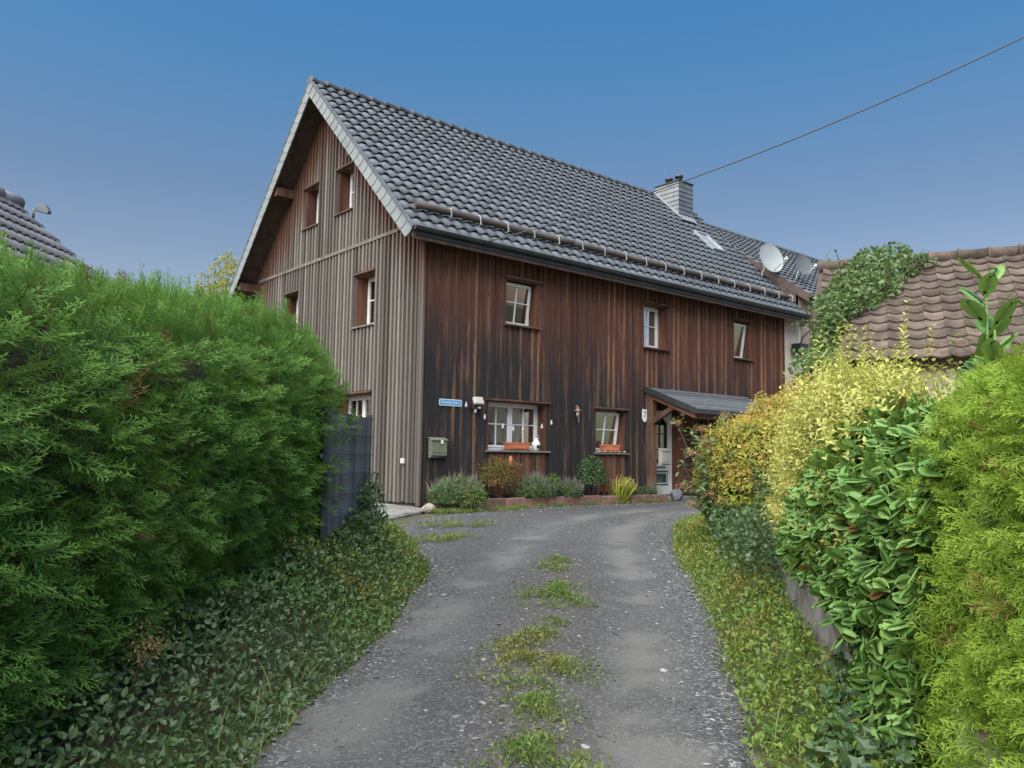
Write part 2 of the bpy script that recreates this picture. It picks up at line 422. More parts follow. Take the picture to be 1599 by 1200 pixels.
CENTRE = np.array([(-8.9,-12.6),(-7.2,-11.1),(-5.92,-9.92),(-4.94,-8.8),(-3.55,-7.5),(-2.15,-6.1)], float)
def drive_fields(x, y):
    tl, _ = polydist(x, y, TRACK_L); tr, _ = polydist(x, y, TRACK_R); tc, _ = polydist(x, y, CENTRE)
    n = fbm(x*1.6, y*1.6, 3); n2 = fbm(x*5, y*5, 9)
    dust = np.maximum(np.exp(-(tl/.26)**2), np.exp(-(tr/.24)**2))*(.25+.75*sstep(.36, .60, n+.5*(n2-.5)))
    for px, py, r in ((-5.98,-8.66,.21),(-6.38,-8.86,.22),(-1.0,-4.3,.3),(.6,-4.6,.34),(-2.0,-7.05,.25),(-5.4,-10.2,.3),(-4.6,-7.2,.22),(-3.9,-8.8,.2)):
        d = np.hypot(x-px, (y-py)); dust = np.maximum(dust, .95*sstep(r*1.15, r*.5, d+.34*(n2-.5)))
    rut = -.018*np.maximum(np.exp(-(tl/.3)**2), np.exp(-(tr/.3)**2))+.02*np.exp(-(tc/.35)**2)
    cen = np.exp(-(tc/.33)**2)
    return np.clip(dust, 0, 1), rut, cen
def drive_z(x, y):
    d, rut, cen = drive_fields(x, y)
    return base_z(x, y)+.03+rut-.012*d+.014*(fbm(x*3, y*3, 5)-.5)
n, mm = 460, 64
LL, RR = resample(LEFT, n), resample(RIGHT, n)
v = np.linspace(0, 1, mm)
wob = (fbm(LL[:,0]*1.3, LL[:,1]*1.3, 21)-.5)*.35
wob2 = (fbm(RR[:,0]*1.3, RR[:,1]*1.3, 22)-.5)*.3
dirv = (RR-LL)/np.linalg.norm(RR-LL, axis=1)[:,None]
LL2, RR2 = LL+dirv*wob[:,None], RR+dirv*wob2[:,None]
XY = LL2[:,None,:]*(1-v)[None,:,None]+RR2[:,None,:]*v[None,:,None]
DX, DY = XY[...,0], XY[...,1]
DZ = drive_z(DX, DY)
edge = np.minimum(v, 1-v)[None,:]*np.linalg.norm(RR2-LL2, axis=1)[:,None]
DZ = DZ-.05*sstep(.12, 0, edge)
dust, _, cen = drive_fields(DX, DY)
loose = np.clip(sstep(.55, .1, edge)+.5*cen, 0, 1)
V = np.stack([DX.ravel(), DY.ravel(), DZ.ravel()], 1)
i = np.arange(n*mm).reshape(n, mm)
F = np.stack([i[:-1,:-1].ravel(), i[:-1,1:].ravel(), i[1:,1:].ravel(), i[1:,:-1].ravel()], 1)
def drive_mat():
    m, nt, b, out = nodes_of('rolled_gravel')
    du = N(nt, 'Attribute', attribute_name='dust').outputs['Fac']; lo = N(nt, 'Attribute', attribute_name='loose').outputs['Fac']
    ce = N(nt, 'Attribute', attribute_name='cen').outputs['Fac']
    g = nt.nodes.new('ShaderNodeNewGeometry')
    vo = N(nt, 'TexVoronoi'); vo.inputs['Scale'].default_value = 55.; nt.links.new(g.outputs['Position'], vo.inputs['Vector'])
    vo2 = N(nt, 'TexVoronoi'); vo2.inputs['Scale'].default_value = 130.; nt.links.new(g.outputs['Position'], vo2.inputs['Vector'])
    n1 = pos_noise(nt, 1.4, (1,1,1), 4); n2 = pos_noise(nt, 30., (1,1,1), 4, .7)
    sepc = N(nt, 'SeparateColor'); nt.links.new(vo.outputs['Color'], sepc.inputs[0])
    sepc2 = N(nt, 'SeparateColor'); nt.links.new(vo2.outputs['Color'], sepc2.inputs[0])
    c = mixc(nt, ramp(nt, n1, (.35, .65)), (.019, .020, .023), (.040, .040, .042))
    c = mixc(nt, math_(nt, 'MULTIPLY', math_(nt, 'POWER', sepc2.outputs[0], 2.), .8), c, (.135, .135, .14))
    st = ramp(nt, sepc.outputs[0], (.70, .95))
    c = mixc(nt, math_(nt, 'MULTIPLY', st, math_(nt, 'MULTIPLY_ADD', lo, .55, .4)), c, (.22, .22, .225))
    c = mixc(nt, math_(nt, 'MULTIPLY', n2, .45), c, (.045, .043, .042))
    c = mixc(nt, math_(nt, 'MULTIPLY', ce, .45), c, (.07, .056, .042))
    c = mixc(nt, math_(nt, 'MULTIPLY', du, math_(nt, 'MULTIPLY_ADD', n2, .5, .5)), c, (.132, .128, .120))
    nt.links.new(c, b.inputs['Base Color']); b.inputs['Roughness'].default_value = .9
    hh = math_(nt, 'MULTIPLY', math_(nt, 'SUBTRACT', 1., vo.outputs['Distance']), math_(nt, 'SUBTRACT', 1.05, du))
    bump(nt, b, hh, .7, .012)
    return m
MAT['drive'] = drive_mat()
d = link_mesh('driveway', np_mesh('driveway', V, F, MAT['drive'], {'dust': dust.ravel(), 'loose': loose.ravel(), 'cen': cen.ravel()}, smooth=True))
tag(d, kind='structure')

# paved corner in front of the gable: concrete slabs, each one a piece of the paving
pv = MB(); paving = None
pts = [(-2.35,-2.0),(-.45,-.75),(-.25,-.45),(-.06,-.02),(-.06,3.6),(-2.35,3.6)]
base = MB(); base.prism([(x, y, float(base_z(x, y))+.0) for x, y in pts], (0, 0, .05))
paving = base.build('paved_path', MAT['slab']); tag(paving, kind='structure')
sy = -1.9
k = 0
for row in range(9):
    y0 = -1.75+row*.6
    for c_ in range(4):
        x0 = -2.3+c_*.56+(0.0 if row % 2 else .0)
        x1, y1 = x0+.545, y0+.585
        if x1 > -.07: x1 = -.07
        # cut by the slanted front edge
        if y0 < -.75+(x1+.45)*.66+.05 and x1 > -2.3:
            yl = -2.0+(x0+2.35)*.66+.06; yr = -2.0+(x1+2.35)*.66+.06
            if yr > y1-.08 and yl > y1-.08: continue
            poly = [(x0, max(y0, yl)), (x1, max(y0, min(yr, y1-.04))), (x1, y1), (x0, y1)]
        else: poly = [(x0, y0), (x1, y0), (x1, y1), (x0, y1)]
        h = random.uniform(-.006, .006)
        s = MB(); s.prism([(px, py, float(base_z(px, py))+.03) for px, py in poly], (0, 0, .032+h))
        o = s.build('slab', MAT['slab'], paving); bevel(o, .006)

# loose stones
def merge_templates(temps, which, P, AX, AY, AZ, S, rnd):
    Vs, Fs, ed, rn = [], [], [], []; off = 0
    for t, (tv, tf, te) in enumerate(temps):
        k = np.where(which == t)[0]
        if not len(k): continue
        s = S[k]
        s = s[:,None,:] if s.ndim == 2 else s[:,None,None]
        L = tv[None,:,:]*s
        W = P[k][:,None,:]+L[...,0:1]*AX[k][:,None,:]+L[...,1:2]*AY[k][:,None,:]+L[...,2:3]*AZ[k][:,None,:]
        nv = len(tv)
        Vs.append(W.reshape(-1, 3)); Fs.append((tf[None]+(np.arange(len(k))*nv)[:,None,None]).reshape(-1, tf.shape[1])+off)
        ed.append(np.tile(te, len(k))); rn.append(np.repeat(rnd[k], nv)); off += nv*len(k)
    return np.concatenate(Vs), np.concatenate(Fs), np.concatenate(ed), np.concatenate(rn)
def unit(a): return a/np.maximum(np.linalg.norm(a, axis=-1, keepdims=True), 1e-9)
def frames(dirs, normals):
    """x axis = dirs, z axis near normals"""
    X = unit(dirs); Y = unit(np.cross(normals, X)); Z = np.cross(X, Y); return X, Y, Z
def stone_temp(seed):
    r = np.random.default_rng(seed)
    V = np.array([(1,0,0),(0,1,0),(-1,0,0),(0,-1,0),(0,0,.7),(0,0,-.5),(.7,.7,.1),(-.7,.7,0),(-.7,-.7,.1),(.7,-.7,0)], float)*r.uniform(.7, 1.15, (10,1))
    ring = [0,6,1,7,2,8,3,9]; F = []
    for a, b in zip(ring, ring[1:]+ring[:1]): F += [(a, b, 4), (b, a, 5)]
    return V, np.array(F), np.zeros(10)
STONES = [stone_temp(s) for s in range(5)]
ns = 60000
u = rng.random(ns)**.8; vv = rng.random(ns)
ii = np.clip((u*(n-1)).astype(int), 0, n-2)
px = LL2[ii]*(1-vv)[:,None]+RR2[ii]*vv[:,None]+rng.normal(0, .04, (ns, 2))
w = np.linalg.norm(RR2[ii]-LL2[ii], axis=1); ed = np.minimum(vv, 1-vv)*w
du, _, ce = drive_fields(px[:,0], px[:,1])
prob = (.12+.8*sstep(.6, .1, ed)+.35*ce)*(1-.85*du)*(.35+1.2*fbm(px[:,0]*1.1, px[:,1]*1.1, 40))
dcam = np.hypot(px[:,0]+8.58, px[:,1]+12.85)
keep = (rng.random(ns) < prob) & (dcam < 22) & (dcam > 2)
px = px[keep]; m_ = len(px)
S = (rng.lognormal(0, .45, m_)*.0078).clip(.004, .028)[:,None]*np.array([1.25, 1, .6])
ang = rng.random(m_)*6.283
AX = np.stack([np.cos(ang), np.sin(ang), rng.normal(0, .15, m_)], 1); AX = unit(AX)
AX, AY, AZ = frames(AX, np.tile((0, 0, 1.), (m_, 1)))
P = np.stack([px[:,0], px[:,1], drive_z(px[:,0], px[:,1])+.002], 1)
Vg, Fg, eg, rg = merge_templates(STONES, rng.integers(0, 5, m_), P, AX, AY, AZ, S, rng.random(m_))
def stone_mat():
    m, nt, b, out = nodes_of('gravel_stone')
    a = N(nt, 'Attribute', attribute_name='rnd')
    nt.links.new(mixc(nt, math_(nt, 'POWER', a.outputs['Fac'], 1.6), (.07, .07, .075), (.29, .288, .28)), b.inputs['Base Color']); b.inputs['Roughness'].default_value = .85
    return m
MAT['gravel'] = stone_mat()
o = link_mesh('gravel', np_mesh('gravel', Vg, Fg, MAT['gravel'], {'rnd': rg})); tag(o, 'loose grey chippings scattered over the driveway', 'gravel', kind='stuff')

# ------------------------------------------------------------------ house
house = thing('farmhouse', (0, 0, -.12), 'long dark timber clad farmhouse with steep anthracite tiled roof', 'house')
def roofz(y): return ZE+(y+EV)*SL if y <= YM else ZE+(2*YM+EV-y)*SL
FM = lambda a, b, z: (a, -b, z)          # front wall: a = along X, b = outwards
GM = lambda a, b, z: (-b, a, z)          # gable wall: a = along Y
RD = .26                                  # depth of the window recesses
FH = dict(A=(2.03,2.93,3.66,4.64), B=(6.40,7.28,3.60,4.69), C=(10.12,10.95,3.67,4.73), g1=(1.61,3.22,1.03,2.04), g2=(4.74,5.74,1.02,2.02), door=(6.78,7.68,-.06,2.09))
GH = dict(t1=(4.53,5.25,6.34,7.34), t2=(2.90,3.59,6.34,7.38), u1=(1.86,2.63,3.63,4.77), u2=(5.45,6.18,3.68,4.85), g=(1.9,3.32,.95,2.19))
def strips(a0, a1, step, zb, ztop, holes):
    """vertical pieces (a0,a1,z0,(ztop at a0, ztop at a1)) between floor and top, interrupted by holes"""
    res = []
    cuts = sorted(set([a0, a1]+[h[0] for h in holes]+[h[1] for h in holes]))
    for c0, c1 in zip(cuts[:-1], cuts[1:]):
        k = max(1, round((c1-c0)/step)); w = (c1-c0)/k
        for q in range(k):
            s0, s1 = c0+q*w, c0+(q+1)*w; mid = (s0+s1)/2
            segs = [(zb, None)]
            hs_ = sorted([h for h in holes if h[0]-1e-6 < mid < h[1]+1e-6], key=lambda h: h[2])
            z = zb
            for h in hs_:
                if h[2] > z+.02: res.append((s0, s1, z, h[2], h[2]))
                z = h[3]
            res.append((s0, s1, z, ztop(s0), ztop(s1)))
    return res
def wallsheet(name, mapf, pieces, holes, mat, depth=RD):
    m = MB()
    for s0, s1, z0, t0, t1 in pieces:
        if min(t0, t1) <= z0: continue
        m.add([mapf(s0, 0, z0), mapf(s1, 0, z0), mapf(s1, 0, t1), mapf(s0, 0, t0)], [(0,1,2,3)])
    return m.build(name, mat, house)
gtop = lambda y: roofz(y)-.20
# front wall and its boards
fh = list(FH.values()); gh = list(GH.values())
wallsheet('front_wall', FM, strips(0, HL, .34, -.06, lambda a: 5.38, fh), fh, MAT['front'])
wallsheet('gable_wall', GM, strips(0, HW, .155, -.02, gtop, gh), gh, MAT['gable_board'])
# far walls (closed box)
b = MB(); b.add([(0,HW,-.1),(HL,HW,-.1),(HL,HW,5.3),(0,HW,5.3)], [(0,1,2,3)]); b.add([(HL,0,-.1),(HL,HW,-.1),(HL,HW,gtop(HW)),(HL,YM,gtop(YM)),(HL,0,gtop(0))], [(0,1,2,3,4)])
b.build('rear_wall', MAT['gable_board'], house)
b = MB(); b.box(.04, HL-.02, .04, HW-.04, -.12, -.03); b.build('plinth', MAT['concrete'], house)

def batten(mapf, a, w, d, z0, z1t, z1b, mat, jit=.004):
    """one vertical batten at a, width w, proud d, top cut between z1t and z1b"""
    j = [random.uniform(-jit, jit) for _ in range(4)]
    h0 = a-w/2; h1 = a+w/2
    p = [mapf(h0+j[0], .001, z0), mapf(h1+j[0], .001, z0), mapf(h1+j[1], .001, z1b), mapf(h0+j[1], .001, z1t)]
    q = [mapf(h0+j[0]+.003, d+j[2], z0), mapf(h1+j[0]-.003, d+j[2], z0), mapf(h1+j[1]-.003, d+j[3], z1b), mapf(h0+j[1]+.003, d+j[3], z1t)]
    m = MB(); m.add(p+q, [(4,5,6,7),(0,4,7,3),(1,2,6,5),(0,1,5,4),(3,7,6,2)])
    return m.build('batten', mat, house)
def battens(mapf, a0, a1, step, w, d, zb, ztopf, holes, mat, zsplit=None):
    k = round((a1-a0)/step); st = (a1-a0)/k
    for q in range(k+1):
        a = a0+q*st+random.uniform(-.008, .008); ww = w*random.uniform(.85, 1.15)
        a = min(max(a, a0+ww/2), a1-ww/2)
        z = zb+random.uniform(-.015, .02); segs = []
        for h in sorted([h for h in holes if h[0]-ww*.5 < a < h[1]+ww*.5], key=lambda h: h[2]):
            if h[2]-z > .08: segs.append((z, h[2]-.045))
            z = h[3]+.05
        segs.append((z, None))
        for s0, s1 in segs:
            if s1 is None:
                ta, tb = ztopf(a-ww/2), ztopf(a+ww/2)
                if min(ta, tb)-s0 < .08: continue
                if zsplit and s0 < zsplit-.1 and min(ta, tb) > zsplit+.12:
                    batten(mapf, a, ww, d, s0, zsplit-.04, zsplit-.04, mat)
                    batten(mapf, a+random.uniform(-.02, .02), ww, d+.006, zsplit+.05, ta, tb, mat)
                elif zsplit and abs(s0-zsplit) < .1: batten(mapf, a, ww, d, zsplit+.05, ta, tb, mat)
                else: batten(mapf, a, ww, d, s0, ta, tb, mat)
            else:
                batten(mapf, a, ww, d, s0, s1, s1, mat)
battens(FM, .06, HL-.03, .17, .058, .026, -.05, lambda a: 5.37, fh, MAT['front'])
ZTR = 5.43
gh_t = [h for h in gh]
battens(GM, .05, HW-.05, .153, .066, .06, .0, gtop, gh_t, MAT['gable'], ZTR)
b = MB(); b.box(-.075, -.002, .25, HW-.3, ZTR-.035, ZTR+.045); o = b.build('trim_board', MAT['greywood'], house); bevel(o)
b = MB(); b.box(-.055, .0, -.045, .05, -.05, 5.28); o = b.build('corner_board', MAT['gable'], house); bevel(o)

def curtain(m, mapf, a0, a1, z0, z1, bb, amp=.025, n=28, waves=6):
    vs_, fs = [], []
    for i in range(n+1):
        t = i/n; off = amp*math.sin(t*waves*6.283)
        vs_ += [mapf(a0+(a1-a0)*t, bb+off, z0), mapf(a0+(a1-a0)*t, bb+off, z1)]
    for i in range(n): fs.append((2*i, 2*i+2, 2*i+3, 2*i+1))
    m.add(vs_, fs, True)
def lbox(m, mapf, a0, a1, b0, b1, z0, z1, T=None):
    p = [(a0,b0,z0),(a1,b0,z0),(a1,b1,z0),(a0,b1,z0),(a0,b0,z1),(a1,b0,z1),(a1,b1,z1),(a0,b1,z1)]
    if T is not None: p = [tuple(T @ Vector(q)) for q in p]
    m.add([mapf(*q) for q in p], [(0,3,2,1),(4,5,6,7),(0,1,5,4),(1,2,6,5),(2,3,7,6),(3,0,4,7)])
def window(mapf, hole, sashes=1, vm=1, hm=1, tilt=0., lintel=True, parent=house, curt=None, reveal='reveal', sillmat='beam', rd=RD, plain=False):
    a0, a1, z0, z1 = hole
    fw = .05
    m = MB(); b0, b1 = -rd-.06, -rd+.0
    lbox(m, mapf, a0, a0+fw, b0, b1, z0, z1); lbox(m, mapf, a1-fw, a1, b0, b1, z0, z1)
    lbox(m, mapf, a0+fw, a1-fw, b0, b1, z1-fw, z1); lbox(m, mapf, a0+fw, a1-fw, b0, b1, z0, z0+fw)
    win = m.build('window', MAT['white'], parent); bevel(win, .005)
    # recess boards
    t = .02
    for nm, bx_ in (('reveal_board', (a0-.0, a0+t)), ('reveal_board', (a1-t, a1))):
        m = MB(); lbox(m, mapf, bx_[0]+(.001 if bx_[0] == a0 else 0), bx_[1]-(0 if bx_[0] == a0 else .001), -rd+.002, -.002, z0+.001, z1-.001); m.build(nm, MAT[reveal], win)
    m = MB(); lbox(m, mapf, a0+t, a1-t, -rd+.002, -.002, z1-t, z1-.001); m.build('head_board', MAT[reveal], win)
    if lintel:
        m = MB(); lbox(m, mapf, a0-.06, a1+.07, -.02, .085, z1-.005, z1+.035); o = m.build('lintel_board', MAT['beam'], win); bevel(o)
    m = MB(); lbox(m, mapf, a0-.05, a1+.06, -rd+.004, .10, z0-.04, z0-.002); o = m.build('sill', MAT[sillmat], win); bevel(o)
    # sashes
    sw = (a1-a0-2*fw)/sashes
    for s in range(sashes):
        s0 = a0+fw+s*sw+.004; s1 = s0+sw-.008; y0, y1 = z0+fw+.003, z1-fw-.003; sf = .055
        T = None
        if tilt:
            T = Matrix.Translation((0, -rd-.03, y0)) @ Matrix.Rotation(tilt, 4, 'X') @ Matrix.Translation((0, rd+.03, -y0))
        m = MB(); q0, q1 = -rd-.045, -rd+.012
        lbox(m, mapf, s0, s0+sf, q0, q1, y0, y1, T); lbox(m, mapf, s1-sf, s1, q0, q1, y0, y1, T)
        lbox(m, mapf, s0+sf, s1-sf, q0, q1, y0, y0+sf, T); lbox(m, mapf, s0+sf, s1-sf, q0, q1, y1-sf, y1, T)
        c0, c1, e0, e1 = s0+sf, s1-sf, y0+sf, y1-sf
        for i in range(vm):
            c = c0+(c1-c0)*(i+1)/(vm+1); lbox(m, mapf, c-.012, c+.012, q0+.012, q1-.006, e0, e1, T)
        for i in range(hm):
            e = e0+(e1-e0)*(i+1)/(hm+1)+(.04 if hm == 1 else 0); lbox(m, mapf, c0, c1, q0+.014, q1-.008, e-.012, e+.012, T)
        o = m.build('sash', MAT['white'], win); bevel(o, .004)
        for i in range(vm+1):
            for k in range(hm+1):
                p0, p1 = c0+(c1-c0)*i/(vm+1)+.002, c0+(c1-c0)*(i+1)/(vm+1)-.002
                r0, r1 = e0+(e1-e0)*k/(hm+1)+.002, e0+(e1-e0)*(k+1)/(hm+1)-.002
                m = MB(); lbox(m, mapf, p0, p1, -rd-.024, -rd-.018, r0, r1, T); m.build('pane', MAT['glass'], win)
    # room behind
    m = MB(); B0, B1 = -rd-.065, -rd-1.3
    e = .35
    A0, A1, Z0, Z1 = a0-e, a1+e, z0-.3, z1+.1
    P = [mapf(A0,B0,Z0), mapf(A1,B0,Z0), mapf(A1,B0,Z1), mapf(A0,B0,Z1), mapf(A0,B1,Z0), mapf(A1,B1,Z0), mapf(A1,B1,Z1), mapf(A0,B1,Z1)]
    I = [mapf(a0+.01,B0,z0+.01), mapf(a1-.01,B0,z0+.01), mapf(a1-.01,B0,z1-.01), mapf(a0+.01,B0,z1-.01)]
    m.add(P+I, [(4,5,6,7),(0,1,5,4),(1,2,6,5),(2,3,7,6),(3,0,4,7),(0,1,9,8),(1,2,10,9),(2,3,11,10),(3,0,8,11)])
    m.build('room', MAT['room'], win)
    for cn in (curt or []):
        m = MB(); curtain(m, mapf, a0+(a1-a0)*cn[0], a0+(a1-a0)*cn[1], z0+(z1-z0)*cn[2], z0+(z1-z0)*cn[3], -rd-.14, .02, 30, max(2, int((cn[1]-cn[0])*9)))
        m.build('curtain', MAT[cn[4]], win)
    return win
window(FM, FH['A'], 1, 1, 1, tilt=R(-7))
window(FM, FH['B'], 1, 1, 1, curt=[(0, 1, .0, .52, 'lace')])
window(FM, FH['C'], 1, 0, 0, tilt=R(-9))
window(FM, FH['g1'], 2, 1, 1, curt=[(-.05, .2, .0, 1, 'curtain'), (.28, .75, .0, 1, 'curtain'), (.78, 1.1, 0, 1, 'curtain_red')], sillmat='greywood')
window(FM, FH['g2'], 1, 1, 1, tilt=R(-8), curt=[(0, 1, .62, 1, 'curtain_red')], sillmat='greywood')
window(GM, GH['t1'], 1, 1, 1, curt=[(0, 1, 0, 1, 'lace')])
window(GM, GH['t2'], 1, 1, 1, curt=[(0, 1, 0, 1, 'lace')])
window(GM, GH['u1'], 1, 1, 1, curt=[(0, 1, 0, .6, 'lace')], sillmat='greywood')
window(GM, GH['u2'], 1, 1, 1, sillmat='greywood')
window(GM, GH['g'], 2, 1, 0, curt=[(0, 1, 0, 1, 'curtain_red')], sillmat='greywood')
# brown boards below the two ground floor windows (fresher wood)
for h in (FH['g1'], FH['g2']):
    k = max(4, round((h[1]-h[0])/.15))
    for q in range(k):
        a = h[0]+.02+(h[1]-h[0]-.04)*(q+.5)/k
        m = MB(); lbox(m, FM, a-.06, a+.06, .003, .03, .12, h[2]-.05); o = m.build('apron_board', MAT['reveal'] if q % 3 else MAT['beam'], house); bevel(o)

# door
dh = FH['door']; DD = .16
m = MB(); lbox(m, FM, dh[0], dh[0]+.06, -DD-.09, -DD+.0, .0, dh[3]); lbox(m, FM, dh[1]-.06, dh[1], -DD-.09, -DD, .0, dh[3]); lbox(m, FM, dh[0]+.06, dh[1]-.06, -DD-.09, -DD, dh[3]-.06, dh[3])
fd = m.build('door_frame', MAT['white'], house); bevel(fd)
d0, d1 = dh[0]+.063, dh[1]-.063
w0, w1 = d0+.13, d1-.12
# leaf with an arched opening
def arch(a0, a1, zb, zs, rise, n=10):
    pts = [(a0, zb), (a1, zb), (a1, zs)]
    for i in range(1, n):
        t = math.pi*i/n; pts.append(((a0+a1)/2+(a1-a0)/2*math.cos(t), zs+rise*math.sin(t)))
    return pts+[(a0, zs)]
m = MB()
zt = dh[3]-.063
lbox(m, FM, d0, w0, -DD-.07, -DD-.015, .02, zt); lbox(m, FM, w1, d1, -DD-.07, -DD-.015, .02, zt)
lbox(m, FM, w0, w1, -DD-.07, -DD-.015, .02, .78)
top = arch(w0, w1, .78, 1.78, .14)[2:]
prev = None
for i in range(len(top)-1):
    (xa, za), (xb, zb_) = top[i], top[i+1]
    m.prism([FM(xa, -DD-.07, za), FM(xb, -DD-.07, zb_), FM(xb, -DD-.07, zt), FM(xa, -DD-.07, zt)], (0, -.055, 0))
leafd = m.build('front_door', MAT['white'], house)
m = MB(); m.prism([FM(x, -DD-.045, z) for x, z in arch(w0-.005, w1+.005, .775, 1.78, .15)], (0, -.01, 0)); m.build('glass_pane', MAT['glass'], leafd)
m = MB()
mid = (w0+w1)/2
lbox(m, FM, mid-.012, mid+.012, -DD-.04, -DD-.02, .8, 1.9); lbox(m, FM, w0, w1, -DD-.04, -DD-.021, 1.5, 1.53); lbox(m, FM, w0, w1, -DD-.04, -DD-.021, 1.12, 1.15)
lbox(m, FM, w0, w0+.035, -DD-.05, -DD-.01, .78, 1.80); lbox(m, FM, w1-.035, w1, -DD-.05, -DD-.01, .78, 1.80); lbox(m, FM, w0+.035, w1-.035, -DD-.05, -DD-.01, .78, .815)
m.build('glazing_bar', MAT['green'], leafd)
m = MB(); lbox(m, FM, w0-.04, w1+.03, -DD-.02, -DD-.008, .24, .60); m.build('door_panel', MAT['green'], leafd)
m = MB()
lbox(m, FM, w0-.01, w1-.0, -DD-.012, -DD+.0, .28, .305); lbox(m, FM, w0-.01, w1, -DD-.012, -DD, .535, .56); lbox(m, FM, w0-.01, w0+.02, -DD-.012, -DD, .305, .535); lbox(m, FM, w1-.03, w1, -DD-.012, -DD, .305, .535)
m.build('panel_moulding', MAT['white'], leafd)
m = MB(); lbox(m, FM, w0+.06, w1-.06, -DD-.016, -DD-.004, .67, .705); m.build('letter_slot', MAT['zinc'], leafd)
m = MB(); lbox(m, FM, d0+.03, d0+.07, -DD-.016, -DD-.0, .92, 1.14); m.tube([FM(d0+.05, -DD, 1.06), FM(d0+.05, -DD+.05, 1.06), FM(d0+.16, -DD+.05, 1.06)], .009, 6); m.build('door_handle', MAT['galv'], leafd)
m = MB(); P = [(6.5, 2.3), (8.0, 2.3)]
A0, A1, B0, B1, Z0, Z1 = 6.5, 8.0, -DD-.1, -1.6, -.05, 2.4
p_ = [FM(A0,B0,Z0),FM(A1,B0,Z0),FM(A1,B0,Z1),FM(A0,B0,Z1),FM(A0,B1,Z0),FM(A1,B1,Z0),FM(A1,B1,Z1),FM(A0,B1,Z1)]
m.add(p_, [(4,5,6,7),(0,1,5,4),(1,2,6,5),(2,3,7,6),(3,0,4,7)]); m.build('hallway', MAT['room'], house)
for nm, (xa, xb) in (('jamb_board', (dh[0]-.02, dh[0]-.0)), ('jamb_board', (dh[1], dh[1]+.02))):
    m = MB(); lbox(m, FM, xa, xb, -DD-.05, .0, 0, dh[3]); m.build(nm, MAT['reveal'], house)
for q in range(5):
    m = MB(); lbox(m, FM, 7.74+q*.145, 7.875+q*.145, .004, .034, .02, 2.3); o = m.build('porch_board', MAT['reveal'], house); bevel(o)
m = MB(); lbox(m, FM, 6.7, 7.8, -.2, .55, -.13, -.005); o = m.build('door_step', MAT['slab'], house); bevel(o, .01)

# porch canopy
PX0, PX1, PZ0, PZ1, PD = 6.45, 10.6, 2.60, 2.03, 1.5
m = MB(); m.prism([(PX0+.02, -.03, PZ0-.06), (PX0+.02, -PD+.02, PZ1-.06), (PX0+.02, -PD+.02, PZ1-.0), (PX0+.02, -.03, PZ0-.0)], (PX1-PX0-.04, 0, 0))
porch = m.build('porch_roof', MAT['soffit'], house)
ps = (PZ0-PZ1)/PD
for q in range(9):
    y0, y1 = -PD-.03+q*.17, -PD-.03+q*.17+.19
    za, zb_ = PZ1+(y0+PD)*ps+.024, PZ1+(y1+PD)*ps+.006
    m = MB(); m.prism([(PX0-.03, y0, za-.012), (PX0-.03, min(y1, -.005), zb_-.0), (PX0-.03, min(y1, -.005), zb_+.008), (PX0-.03, y0, za+.004)], (PX1-PX0+.06, 0, 0))
    m.build('shingle_course', MAT['bitumen'], porch)
m = MB(); m.prism([(PX0-.045, -.02, PZ0-.10), (PX0-.045, -PD-.04, PZ1-.10), (PX0-.045, -PD-.04, PZ1+.035), (PX0-.045, -.02, PZ0+.045)], (.02, 0, 0)); m.build('edge_trim', MAT['zinc'], porch)
m = MB(); m.box(PX0-.04, PX1+.04, -PD-.06, -PD-.035, PZ1-.09, PZ1+.02); m.build('edge_trim', MAT['zinc'], porch)
for xx in (PX0+.03, (PX0+PX1)/2, PX1-.15):
    m = MB(); m.prism([(xx, -.02, PZ0-.07), (xx, -PD+.06, PZ1-.065), (xx, -PD+.06, PZ1-.20), (xx, -.02, PZ0-.21)], (.12, 0, 0)); o = m.build('rafter', MAT['beam_h'], porch); bevel(o)
for xx in (PX0+.02, PX1-.17):
    m = MB(); m.box(xx, xx+.17, -.215, -.035, -.12, PZ0-.2); o = m.build('post', MAT['beam'], porch); bevel(o, .012)
    m = MB(); m.prism([(xx+.03, -.20, 1.72), (xx+.03, -.20, 1.88), (xx+.03, -.72, PZ1+.10), (xx+.03, -.84, PZ1+.04)], (.10, 0, 0)); o = m.build('brace', MAT['beam'], porch); bevel(o)
m = MB(); m.box(PX0+.2, PX1-.2, -PD+.08, -PD+.2, PZ1-.2, PZ1-.07); o = m.build('front_beam', MAT['beam_h'], porch); bevel(o)
m = MB(); m.lathe([(0,-.075),(.045,-.06),(.075,0),(.045,.06),(0,.075)], Matrix.Translation((7.45, -.35, 2.02)), 14); m.tube([(7.45,-.35,2.09),(7.45,-.35,2.3)], .01, 6); m.build('globe_lamp', MAT['porcelain'], porch)

